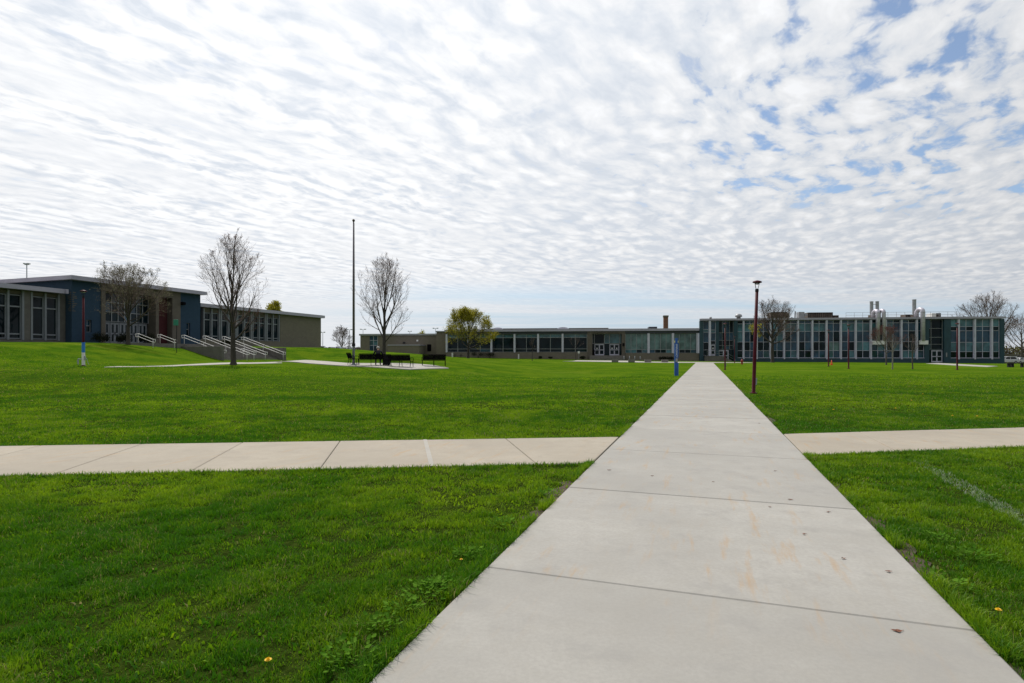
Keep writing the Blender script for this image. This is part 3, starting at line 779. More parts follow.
r_ = MB(); skew(r_, -0.08, LEN+0.15, -0.22, DEP+0.1, ZT-0.42, ZT-0.06); r_.build('fascia', MAT['fascia_metal'], SB)
r_ = MB(); skew(r_, 0.1, LEN-0.1, 0.1, DEP-0.1, ZT-0.058, ZT+0.02); r_.build('roof', MAT['roof_gravel'], SB)
ROWS = [1.5, 1.83, 2.2, 1.67, 0.63]
WZ0, WZ1 = 0.80, ZT-0.52
def pickbay(seed):
    rr = random.Random(seed)
    base = rr.random()
    bl = rr.choice([0,0,1,1,2])
    def f(i, j):
        if j == 3: return 2 if rr.random() < 0.72 else 1
        if j == 4: return rr.choice([0,1,1])
        if j == 2: return rr.choice([0,1,1,1]) if bl < 2 else rr.choice([1,2])
        if j == 1: return rr.choice([0,1,0,2]) if base < 0.75 else 3
        return rr.choice([0,0,1,1,2])
    return f
cols = [743.7, 757.0, 770.6, 784.3, 798.2, 812.5, 826.7, 841.0, 855.9, 871.0, 886.0, 901.6, 917.0]
edges = [737.6] + cols + [924.7]
CW = 0.145
for k in range(len(edges)-1):
    a, b_ = S(edges[k]) + (CW if k else 0.03), S(edges[k+1]) - (CW if k < len(edges)-2 else 0.03)
    ncol = 1 if k in (0, len(edges)-2) else 2
    window(SB, a, b_, WZ0, WZ1, 0.32, ncol, ROWS, GL, MAT['white_metal'], 0.065, 0.12, pickbay(k*7+3))
edges2 = [950.9, 958.8, 975.0, 992.0, 1000.2]
for k in range(4):
    a, b_ = S(edges2[k]) + (CW if k else 0.03), S(edges2[k+1]) - (CW if k < 3 else 0.03)
    def pk(i, j): return [0, 3, 1, 0, 3][j] if True else 0
    window(SB, a, b_, WZ0, WZ1, 0.32, 1 if k in (0,3) else 2, [1.35,2.05,2.5,0.9,1.6], GL, MAT['white_metal'], 0.065, 0.12, lambda i, j: [0,2,1,0,2][j] if j != 3 else rng.choice([0,0,1]))
for c_ in cols + edges2[1:4]:
    x = S(c_); m_ = MB().box(x-CW, x+CW, -0.10, 0.40, 0.52, ZT-0.5); m_.build('column', MAT['white_metal'], SB)
si = MB(); si.box(S(737.6), S(924.7), -0.05, 0.30, 0.745, 0.795); si.box(S(950.9), S(1000.2), -0.05, 0.30, 0.745, 0.795); si.build('sill', MAT['white_metal'], SB)
# left stair tower glass with a door up a short concrete landing
x0, xm, x1 = S(703.4), S(709.9), S(715.9)
window(SB, x0+0.03, xm-0.2, 1.3, WZ1, 0.32, 1, [1.2,1.6,2.2,0.6,1.8], GL, MAT['white_metal'], 0.06, 0.12, lambda i,j: [0,0,1,2,1][j])
window(SB, xm+0.2, x1-0.03, 3.7, WZ1, 0.32, 1, [0.7,1.6,0.6,1.8], GL, MAT['white_metal'], 0.06, 0.12, lambda i,j: [0,1,2,1][j])
m_ = MB().box(xm-0.2, xm+0.2, -0.10, 0.40, 1.05, ZT-0.5); m_.build('column', MAT['white_metal'], SB)
door(SB, xm+0.28, x1-0.12, 1.25, 3.55, 0.30, 1)
lp = MB(); lp.box(x0+0.2, S(720.5), -2.6, -0.004, ZB, 1.2); lp.build('landing', MAT['concrete_wall'], SB)
st_ = MB()
for k in range(7): st_.box(S(720.5)+0.3*k+0.004, S(720.5)+0.3*(k+1), -2.5, -0.1, ZB, 1.05-0.16*k)
st_.build('steps', MAT['step_concrete'], SB)
rl = MB()
for x in np.linspace(x0+0.3, S(720.4), 5): rl.tube([(x,-2.5,1.2),(x,-2.5,2.2)], 0.02, 5)
for z in (1.7, 2.2): rl.tube([(x0+0.3,-2.5,z),(S(720.4),-2.5,z),(S(720.5)+2.0,-2.5,z-1.1)], 0.02, 5)
rl.build('railing', MAT['dull_steel'], SB)
# entrance bay with tall glazing
window(SB, S(719.0)+0.03, S(734.0)-0.03, 2.6, WZ1, 0.55, 4, [1.0,1.3,2.0,3.0], GL, MAT['dull_steel'], 0.055, 0.12, lambda i,j: [1,0,1,1][j] if (i+j) % 3 else 0)
door(SB, S(719.3), S(728.8), 0.10, 2.35, 0.55, 2)
w2 = MB(); w2.box(S(729.4), S(733.6), 0.6, 0.62, 0.1, 2.5); w2.build('sidelight', gd, SB)
# right entrance recess
window(SB, S(929.2)+0.03, S(944.2)-0.03, 2.55, WZ1, 0.62, [S(929.2)+0.03, S(932.7), S(944.2)-0.03], [1.1,1.5,1.9,1.9], GL, MAT['dull_steel'], 0.07, 0.12, lambda i,j: [2,0,0,1][j] if i == 0 else 0)
door(SB, S(933.3), S(943.8), -0.12, 2.30, 0.60, 2)
w2 = MB(); w2.box(S(929.5), S(932.4), 0.65, 0.67, -0.1, 2.5); w2.build('sidelight', gd, SB)
cb = MB(); cb.box(S(945.8), S(946.8), -0.12, -0.004, 1.0, 1.9); cb.build('call_box', MAT['dull_steel'], SB)
# exhaust ducts climbing the front and the white housings they come from
for pa, pb in ((871.6, 885.4), (918.6, 926.6)):
    hb = MB(); hb.box(S(pa), S(pb), -0.62, -0.105, 3.55, 4.35); hb.build('duct_housing', MAT['white_paint'], SB, bevel=0.02)
def duct(px, pback, rad, top):
    x = S(px); xb = S(pback)
    d = MB(); pts = [(x,-0.42,4.35),(x,-0.42,top-0.55)]
    for k in range(1, 7):
        a = k/6*math.pi/2
        pts.append((x+(xb-x)*(1-math.cos(a))*0.35, -0.42+0.7*(1-math.cos(a)), top-0.55+0.55*math.sin(a)))
    for k in range(1, 7):
        a = k/6*math.pi/2
        pts.append((x+(xb-x)*0.35+(xb-x)*0.65*k/6, 0.28+0.9*math.sin(a), top-0.75*(1-math.cos(a))))
    pts.append((pts[-1][0], pts[-1][1], ZT-0.02))
    d.tube(pts, rad, 14)
    o = d.build('exhaust_duct', MAT['galvanised'], SB, smooth=True)
    for z in np.arange(4.8, top-0.5, 1.05): MB().tube([(x,-0.42,z),(x,-0.42,z+0.07)], rad+0.025, 14).build('duct_band', MAT['dull_steel'], o)
duct(876.9, 875.8, 0.40, ZT+1.35); duct(882.8, 881.8, 0.36, ZT+1.45); duct(921.6, 919.8, 0.42, ZT+1.6)
def stack(px, h, rad=0.33, y=2.4):
    x = S(px, y); d = MB()
    d.lathe([(rad*0.8,0.0),(rad*0.8,0.75),(rad*1.05,0.85),(rad,1.2),(rad,h-0.12),(rad*1.08,h-0.1),(rad*1.08,h)], (x,y,ZT+0.02), 14)
    o = d.build('exhaust_stack', MAT['dull_steel'], SB, smooth=False)
    f = MB(); f.box(x-0.45, x+0.45, y-0.5, y+0.5, ZT+0.03, ZT+0.6); f.build('fan_box', MAT['brown_metal'], o)
stack(871.5, 3.5); stack(877.2, 3.5); stack(914.2, 3.8, 0.36)
br = MB(); br.tube([(S(871.5,2.4),2.4,ZT+2.9),(S(877.2,2.4),2.4,ZT+2.9)], 0.06, 6); br.build('brace', MAT['dull_steel'], SB)
rl = MB(); xa, xb = S(846.0, 1.2), S(956.5, 1.2)
for x in np.linspace(xa, xb, 14): rl.tube([(x,1.2,ZT),(x,1.2,ZT+1.1)], 0.03, 5)
for z in (0.55, 1.1): rl.tube([(xa,1.2,ZT+z),(xb,1.2,ZT+z)], 0.03, 5)
rl.build('roof_railing', MAT['dull_steel'], SB)
def roofbox(px0, px1, y, dep, z0, z1, mname, slats=0, name='air_handler'):
    x0, x1 = S(px0, y), S(px1, y); b = MB(); b.box(x0, x1, y, y+dep, ZT+z0, ZT+z1)
    o = b.build(name, MAT[mname], SB, bevel=0.03)
    if slats:
        s_ = MB()
        for x in np.linspace(x0+0.15, x1-0.15, slats): s_.box(x-0.05, x+0.05, y-0.05, y-0.004, ZT+z0+0.15, ZT+z1-0.1)
        s_.box(x0+0.05, x1-0.05, y-0.09, y-0.052, ZT+z1-0.22, ZT+z1-0.08)
        s_.build('louvre', MAT['dark_steel'], o)
roofbox(771.4, 787.3, 6.5, 3.0, 0.55, 1.75, 'brown_metal', 5)
roofbox(787.8, 789.6, 6.7, 2.0, 0.1, 1.55, 'dull_steel')
for p in (772.0, 779, 786.5): MB().box(S(p,6.6)-0.08, S(p,6.6)+0.08, 6.6, 6.75, ZT, ZT+0.545).build('unit_leg', MAT['dark_steel'], SB)
roofbox(799.0, 804.6, 6.0, 1.6, 0.35, 1.70, 'dull_steel'); roofbox(804.9, 807.3, 6.2, 1.0, 0.8, 1.3, 'dull_steel')
v_ = MB(); v_.tube([(S(791.0,5.5),5.5,ZT+0.4),(S(794.5,5.5),5.5,ZT+0.15),(S(795.0,5.5),5.5,ZT+0.5),(S(795.3,5.5),5.5,ZT+1.8)], 0.15, 8); v_.build('vent_pipe', MAT['dull_steel'], SB)
roofbox(808.0, 833.0, 7.5, 3.5, 0.15, 1.65, 'brown_metal', 12); roofbox(833.2, 838.8, 7.8, 2.0, 0.15, 1.0, 'brown_metal', 2)
roofbox(905.5, 912.0, 3.2, 2.0, 0.1, 0.75, 'brown_metal', 3); roofbox(931.8, 936.2, 3.0, 2.0, 0.1, 0.95, 'white_paint'); roofbox(936.4, 941.0, 3.0, 2.0, 0.1, 0.95, 'brown_metal', 2)
def mushroom(px, y, r0, h):
    x = S(px, y); d = MB(); d.lathe([(r0*0.6,0),(r0*0.6,h*0.35),(r0,h*0.42),(r0*1.02,h*0.62),(r0*0.85,h*0.85),(r0*0.4,h)], (x,y,ZT+0.02), 18)
    d.build('roof_fan', MAT['dull_steel'], SB, smooth=True)
mushroom(738.6, 3.0, 0.72, 1.15); mushroom(710.6, 3.0, 0.28, 0.55)

# ================================================================== student centre (middle)
FC = Frame(*FR.world(-0.02, 0.7), -R(7.3))
ox, oy = FC.o
SC_ = root('student_centre', 'low brick student centre with glass walls and a deep doorway, left of the teal block', 'building', (float(ox),float(oy),0), -R(7.3))
S = FC.s_of
zc = lambda px, py, y=0: FC.z_of(px, py, y)
L0 = S(446.2); TOPC = 7.15; GB = -0.6; DEP = 18.0
sill = 2.03; HEAD = 6.08
w = MB(); w.box(L0, 0, 1.9, DEP, GB, TOPC-0.5)
w.box(L0, S(587.3), 0.0, 1.88, GB, sill-0.05); w.box(S(625.2), 0, 0.0, 1.88, GB, sill-0.25)
w.box(L0, L0+0.12, 0.0, 1.88, sill-0.05, TOPC-0.9)
w.build('wall', MAT['tan_brick'], SC_)
p = MB(); p.box(S(587.3)+0.003, S(592.2), -0.15, 1.88, GB, TOPC-0.52); p.box(S(621.8), S(625.2)-0.003, -0.15, 1.88, GB, TOPC-0.52); p.box(S(592.2)+0.003, S(621.8)-0.003, -0.15, 1.88, 6.13, TOPC-0.52)
p.build('portal', MAT['tan_panel'], SC_)
df = MB(); df.box(L0, S(587.3), -0.05, 1.86, HEAD+0.05, TOPC-0.5); df.box(S(625.2), 0, -0.05, 1.86, HEAD+0.05, TOPC-0.5); df.build('soffit_band', MAT['dark_fascia'], SC_)
fa = MB(); fa.box(L0-0.3, -0.03, -0.45, DEP, TOPC-0.49, TOPC); fa.build('fascia', MAT['fascia_metal'], SC_)
ro = MB(); ro.box(L0, -0.1, -0.2, DEP-0.2, TOPC+0.002, TOPC+0.05); ro.build('roof', MAT['roof_gravel'], SC_)
cl_ = [446.6, 468.5, 491.3, 514.5, 538.1, 562.6, 587.2]
for k in range(6):
    a, b_ = S(cl_[k])+0.2, S(cl_[k+1])-(0.2 if k < 5 else 0.04)
    rr = random.Random(k+40)
    window(SC_, a, b_, sill, HEAD, 0.35, 2, [0.72,2.55,0.8], GL, MAT['dull_steel'], 0.09, 0.12, lambda i, j: [0,0,2][j] if rr.random() < 0.9 else [1,0,3][j])
for c_ in cl_[:6]:
    x = S(c_); MB().box(x-0.2, x+0.2, -0.12, 0.45, sill-0.06, HEAD+0.045).build('column', MAT['white_metal'], SC_)
cr = [625.4, 648.6, 672.9, 697.6]
for k in range(3):
    a, b_ = S(cr[k])+(0.2 if k else 0.04), S(cr[k+1])-0.2
    rr = random.Random(k+60)
    window(SC_, a, b_, sill-0.2, HEAD, 0.35, 4, [0.72,3.4], GL, MAT['dull_steel'], 0.075, 0.12, lambda i, j: 3 if j == 1 else rr.choice([0,0,2,1]))
for c_ in cr[1:]:
    x = S(c_); MB().box(x-0.24, x+0.24, -0.12, 0.45, sill-0.26, HEAD+0.045).build('column', MAT['white_metal'], SC_)
# doorway: glazed screen set back, two double doors up three steps
FL = 1.30
yd = 1.55
sx = [S(592.2,yd)+0.02, S(594.4,yd), S(604.3,yd), S(609.4,yd), S(619.4,yd), S(621.8,yd)+0.3]
window(SC_, sx[0], sx[-1], FL+2.62, 6.12, yd+0.1, sx, [1.0], GL, MAT['dull_steel'], 0.11, 0.12, lambda i, j: [0,0,2,2,2,0][i] if i < 6 else 0)
door(SC_, sx[1]+0.08, sx[2]-0.08, FL, FL+2.45, yd+0.08, 2); door(SC_, sx[3]+0.08, sx[4]-0.08, FL, FL+2.45, yd+0.08, 2)
for a, b_ in ((sx[0],sx[1]),(sx[2],sx[3]),(sx[4],sx[5])): MB().box(a+0.02, b_-0.05, yd+0.1, yd+0.12, FL, FL+2.55).build('sidelight', gd, SC_)
stp = MB()
for k in range(4): stp.box(S(589.5), S(624.5), -2.0+0.42*k, -2.0+0.42*(k+1) if k < 3 else yd+0.3, GB, FL-0.17*(3-k)-0.004)
stp.build('steps', MAT['step_concrete'], SC_)
wordmark('STUDENT CENTER', 0.62, SC_, ((S(596.3)+S(615.6))/2, -0.17, 6.42), (R(90),0,0), 'lettering', 0.04)
lb = MB(); lb.box(S(622.4), S(624.4), -0.42, -0.154, 3.35, 4.0); lb.build('wall_lantern', MAT['black_paint'], SC_, bevel=0.03)
# roofscape
for a, b_, y in ((487.5, 493.5, 4), (503.0, 557.5, 4), (568.5, 608.5, 4)):
    t_ = MB(); t_.box(S(a,y), S(b_,y), y, y+7, TOPC+0.05, TOPC+0.42); t_.build('roof_monitor', MAT['brown_metal'], SC_)
for a, b_ in ((493.0, 502.6), (558.0, 568.0)):
    x = (S(a,4)+S(b_,4))/2; hw = (S(b_,4)-S(a,4))/2
    d = MB(); prof = [(x-hw,TOPC+0.05),(x+hw,TOPC+0.05),(x+hw,TOPC+0.35)] + [(x+hw*math.cos(t), TOPC+0.35+0.3*math.sin(t)) for t in np.linspace(0.2, math.pi-0.2, 8)] + [(x-hw,TOPC+0.35)]
    d.prism(prof, 4.0, 8.0, 'y'); d.build('skylight', MAT['white_metal'], SC_)
t_ = MB(); t_.box(S(649,6), S(657.2,6), 6, 9, TOPC+0.05, TOPC+0.72); t_.build('air_handler', MAT['dark_fascia'], SC_, bevel=0.03)
# rear wings stepping down to the left
w = MB()
xl, x2 = S(360.3, 4.0), S(438.3, 4.0)
w.box(x2, L0-0.004, 2.2, DEP+3, GB-0.3, 6.75)
w.box(S(377.8,4.0), x2-0.004, 4.0, DEP+3, GB-0.3, 6.05); w.box(xl, S(369.5,4.0), 4.0, DEP+3, GB-0.3, 6.05)
w.box(S(369.5,4.0)+0.004, S(377.8,4.0)-0.004, 4.6, DEP+3, GB-0.3, 6.04)
w.build('rear_wing', MAT['tan_brick'], SC_)
c_ = MB(); c_.box(x2-0.1, L0-0.302, 1.9, DEP+3.1, 6.752, 7.0); c_.box(xl-0.2, x2-0.104, 3.7, DEP+3.1, 6.052, 6.45); c_.build('coping', MAT['dull_steel'], SC_)
window(SC_, S(369.6,4.2), S(377.7,4.2), 2.2, 6.0, 4.2, 2, [1.2,1.0,0.9], GL, MAT['white_metal'], 0.08, 0.1, lambda i, j: [1,2,1][j])
lb = MB(); lb.box(S(388,-1.0), S(419.2,-1.0), -1.0, 3.99, GB-0.3, 3.55); lb.build('service_block', MAT['tan_brick'], SC_)
lc = MB(); lc.box(S(388,-1.0)-0.1, S(419.2,-1.0)+0.1, -1.1, 3.98, 3.552, 3.75); lc.build('service_roof', MAT['fascia_metal'], SC_)
d_ = MB(); d_.box(S(427.3,3.9), S(431.0,3.9), 3.85, 3.995, 2.3, 3.9); d_.build('vent_opening', MAT['black_paint'], SC_)
d_ = MB(); d_.box(S(403,3.9), S(405,3.9), 3.75, 3.995, 4.1, 4.45); d_.build('wall_vent', MAT['dark_steel'], SC_)
d_ = MB(); d_.box(S(416.6,3.9), S(418.3,3.9), 3.8, 3.995, 4.6, 5.0); d_.build('wall_light', MAT['white_paint'], SC_)

# ================================================================== classroom building (left)
FA = Frame(C1[0], C1[1], math.atan2(D1[1], D1[0]))
CB = root('classroom_building', 'low classroom building with blue brick entrance block and brick window wings on the rise', 'building', (C1[0],C1[1],0), FA.a)
S = FA.s_of
BZ = 9.62; B0 = 1.2; BL = S(200.4); DEPB = 24.0
xa, xb, xc, xd, xe = S(100.8), S(105.0), S(155.2), S(158.3), S(171.8)
xf = S(180.0)
w = MB(); w.box(0, BL, 2.5, DEPB, B0, BZ-0.42)
wx0, wx1 = S(86.2), S(91.8); wx2, wx3 = S(186.4), S(190.2)
zw0, zw1 = 3.9, 5.2
def wallhole(mb, x0, x1, hx0, hx1, z0, z1, hz0, hz1, y0, y1):
    mb.box(x0, hx0, y0, y1, z0, z1); mb.box(hx1, x1, y0, y1, z0, z1)
    mb.box(hx0, hx1, y0, y1, z0, hz0); mb.box(hx0, hx1, y0, y1, hz1, z1)
wallhole(w, 0, xa, wx0, wx1, B0, BZ-0.42, zw0, zw1, 0, 2.48)
wallhole(w, xf, BL, wx2, wx3, B0, BZ-0.42, zw0-0.1, zw1+0.3, 0, 2.48)
w.build('wall', MAT['blue_brick'], CB)
window(CB, wx0+0.01, wx1-0.01, zw0, zw1, 0.25, 1, [1,0.9], GL, MAT['frame_shaded'], 0.08, 0.1, lambda i,j: [0,1][j])
window(CB, wx2+0.01, wx3-0.01, zw0-0.1, zw1+0.3, 0.25, 1, [1,0.9], GL, MAT['frame_shaded'], 0.08, 0.1, lambda i,j: [0,1][j])
p = MB(); z1 = BZ-0.425
p.box(xa+0.003, xb, -0.1, 2.48, B0, z1); p.box(xc, xd, -0.1, 1.3, B0, z1-0.8); p.box(xe, xf-0.003, -0.1, 2.48, B0, z1); p.box(xb+0.003, xe-0.003, -0.1, 2.48, z1-0.78, z1)
p.build('portal', MAT['tan_panel'], CB)
mw = MB(); mw.box(xd+0.004, xe-0.004, 0.75, 2.47, B0, z1-0.79); mw.build('maroon_wall', MAT['maroon_brick'], CB)
window(CB, xb+0.01, xc-0.01, FLOOR+2.5, z1-0.79, 1.1, 8, [1.3,1.3,1.3], [MAT['glass_dark'],gb,gt,gbl], MAT['dull_steel'], 0.07, 0.1, lambda i,j: 0 if (i*3+j) % 4 else 1)
nd = 5; dw = (xc-xb-0.4)/nd
for k in range(nd):
    a = xb+0.2+k*dw
    door(CB, a+0.08, a+dw-0.08, FLOOR+0.02, FLOOR+2.35, 1.1, 2, 'frame_shaded', False)
wl_ = MB(); wl_.box(S(180.4), S(183.2), -0.45, -0.003, 7.7, 8.05); wl_.build('wall_light', MAT['black_paint'], CB, bevel=0.03)
fa = MB(); fa.box(-0.5, BL+0.35, -0.7, DEPB+0.4, BZ-0.42, BZ); fa.build('fascia', MAT['fascia_metal'], CB)
ro = MB(); ro.box(-0.2, BL+0.1, -0.4, DEPB, BZ+0.002, BZ+0.05); ro.build('roof', MAT['roof_gravel'], CB)
wp = MB(); rr = random.Random(3)                                            # pale weathered mortar on the near corner
for k in range(11):
    z = 6.0+0.19*k; a = rr.uniform(0.02,0.1); wp.box(a, a+rr.uniform(0.15,0.5), -0.012, -0.002, z, z+rr.uniform(0.05,0.11))
    wp.box(-0.012, -0.002, 0.05, rr.uniform(0.2,0.6), z, z+0.08)
wp.build('mortar_patch', MAT['tan_panel'], CB)
# wings
WT = 8.2; YW = 0.9
def bay(x0, x1, sillz, headz, panel):
    xm = (x0+x1)/2
    for a, b_ in ((x0+0.06, xm-0.09), (xm+0.09, x1-0.06)):
        window(CB, a, b_, sillz-0.5, headz, YW+0.2, 1, [0.42,2.3,1.0], GL, MAT['frame_shaded'], 0.13, 0.16, lambda i,j: 0)
        t_ = MB(); t_.box(a, b_, YW+0.12, YW+0.3, headz+0.06, WT-0.5); t_.build('spandrel', MAT[panel], CB)
    for x in (x0, xm, x1): MB().box(x-0.085, x+0.085, YW-0.05, YW+0.34, sillz-0.6, WT-0.5).build('mullion', MAT['frame_shaded'], CB)
# right wing
xr0, xr1, xe_ = BL+0.02, S(279.6, YW), S(321.0, YW)
w = MB(); w.box(xr0, xe_, YW+1.0, DEPB-2, B0, WT-0.45); w.box(xr1+0.12, xe_, YW, YW+0.98, B0, WT-0.45); w.box(xr0, xr1+0.12, YW, YW+0.98, B0, 3.55)
w.build('wing_wall', MAT['tan_brick'], CB)
x = xr1
for k in range(5):
    bay(x-2.66, x-0.12, 4.1, 7.1, 'tan_panel')
    if k < 4: MB().box(x-2.87, x-2.76, YW+0.02, YW+0.9, 3.552, WT-0.46).build('pier', MAT['concrete_wall'], CB)
    x -= 2.84
fa = MB(); fa.box(xr0+0.34, xe_+0.35, YW-0.55, DEPB-1.6, WT-0.44, WT); fa.build('fascia', MAT['fascia_metal'], CB)
# left wing, running out of the picture towards the camera
w = MB(); w.box(-24, -0.52, YW+1.0, DEPB-2, B0, WT-0.45); w.box(-24, -0.02, YW, YW+0.98, B0, 2.98); w.box(-0.62, -0.02, YW, YW+0.98, 2.982, WT-0.45)
w.build('wing_wall', MAT['concrete_wall'], CB)
x = -0.66
for k in range(7):
    bay(x-2.45, x, 3.55, 7.3, 'tan_panel')
    MB().box(x-3.1, x-2.56, YW-0.02, YW+0.9, 2.982, WT-0.46).build('pier', MAT['concrete_wall'], CB)
    x -= 3.2
fa = MB(); fa.box(-24.3, -0.51, YW-0.75, DEPB-1.6, WT-0.44, WT); fa.box(-0.51, -0.3, YW-0.75, -0.01, WT-0.44, WT+0.0); fa.build('fascia', MAT['fascia_metal'], CB)
ro = MB(); ro.box(-24, -0.55, YW-0.4, DEPB-2, WT+0.002, WT+0.04); ro.box(xr0+0.4, xe_, YW-0.3, DEPB-2, WT+0.002, WT+0.04); ro.build('wing_roof', MAT['roof_gravel'], CB)

# ================================================================== terrace, stairs, rails (west block)
# local frame: x along the building, y negative = out from it
SX0 = S(206, -8.3) - 3.15          # left cheek of the wide stair
def fw(n, s): return FA.world(s, -n)
P4 = np.array((-34.5, 63.6)) - C1; s4 = float(P4 @ D1)                     # where the fourth rail starts
XL, XR = s4-3.15, s4+5.95
N0 = 8.3; RUN = 5.9; NR = 12
ST = root('terrace_stairs', 'wide concrete terrace and stairs descending from the blue brick entrance block', 'stairs', (C1[0],C1[1],0), FA.a)
t_ = MB(); t_.box(-1.0, XR+0.9, -N0, -0.72, 1.1, FLOOR); t_.build('terrace', MAT['step_concrete'], ST)
stp = MB(); rise = (FLOOR-0.86)/NR
for k in range(NR): stp.box(XL+0.36, XR-0.004, -N0-RUN/NR*(k+1), -N0-RUN/NR*k-0.002, 0.2, FLOOR-rise*(k+1)+0.0)
stp.build('steps', MAT['step_concrete'], ST)
ck = MB(); ck.box(XL, XL+0.35, -N0-5.6, -N0-0.004, 0.2, 2.42); ck.build('cheek_wall', MAT['concrete_wall'], ST, bevel=0.02)
ck = MB(); ck.box(XR, XR+0.4, -N0-5.7, -N0+2.5, 0.2, 2.36); ck.build('cheek_wall', MAT['concrete_wall'], ST, bevel=0.02)
def rail(s, n0, n1, z0, z1, label):
    """pair of sloping pipes on posts"""
    wx, wy = fw(n0, s)
    rt = root('handrail', label, 'handrail', (wx, wy, z0), FA.a, 'white pipe handrails of the terrace stairs')
    dl_ = n1-n0; dz = z1-z0
    m_ = MB(); r0 = 0.030
    for h in (0.95, 0.66):
        m_.tube([(0,0.35,h-0.02),(0,0,h),(0,-dl_,h+dz),(0,-dl_-0.3,h+dz)], r0, 7)
    m_.tube([(0,0.35,0.93),(0,0.35,0.64)], r0, 7); m_.tube([(0,-dl_-0.3,0.95+dz),(0,-dl_-0.3,0.66+dz)], r0, 7)
    m_.build('pipe', MAT['rail_paint'], rt, smooth=True)
    k = max(2, int(dl_/2.0)+1)
    for i in range(k):
        t = i/(k-1); MB().tube([(0,-dl_*t,dz*t-0.05),(0,-dl_*t,0.95+dz*t)], 0.028, 7).build('post', MAT['rail_paint'], rt, smooth=True)
    return rt
zs_ = lambda n: FLOOR - (FLOOR-0.86)*min(1, max(0, (n-N0)/RUN))
rail(s4+0.0, N0, N0+RUN, FLOOR, 0.86, 'white pipe handrail of the wide stairs, first right of the cheek wall')
rail(s4+2.7, N0, N0+RUN, FLOOR, 0.86, 'white pipe handrail down the middle of the wide stairs')
rail(s4+5.6, N0, N0+RUN, FLOOR, 0.86, 'white pipe handrail beside the right cheek wall of the stairs')
rail(s4-2.55, N0-0.2, N0+RUN-0.6, FLOOR, 1.05, 'white pipe handrail just behind the left cheek wall')
rail(s4-5.1, N0-0.6, N0+1.4, FLOOR, FLOOR-0.6, 'short white handrail before the maroon wall')
rail(s4-7.5, N0-0.6, N0+1.4, FLOOR, FLOOR-0.6, 'short white handrail nearest the glazed entrance doors')
rail(s4+1.0, N0+RUN-1.5, N0+RUN, 1.25, 0.86, 'very short low white handrail at the foot of the stairs')
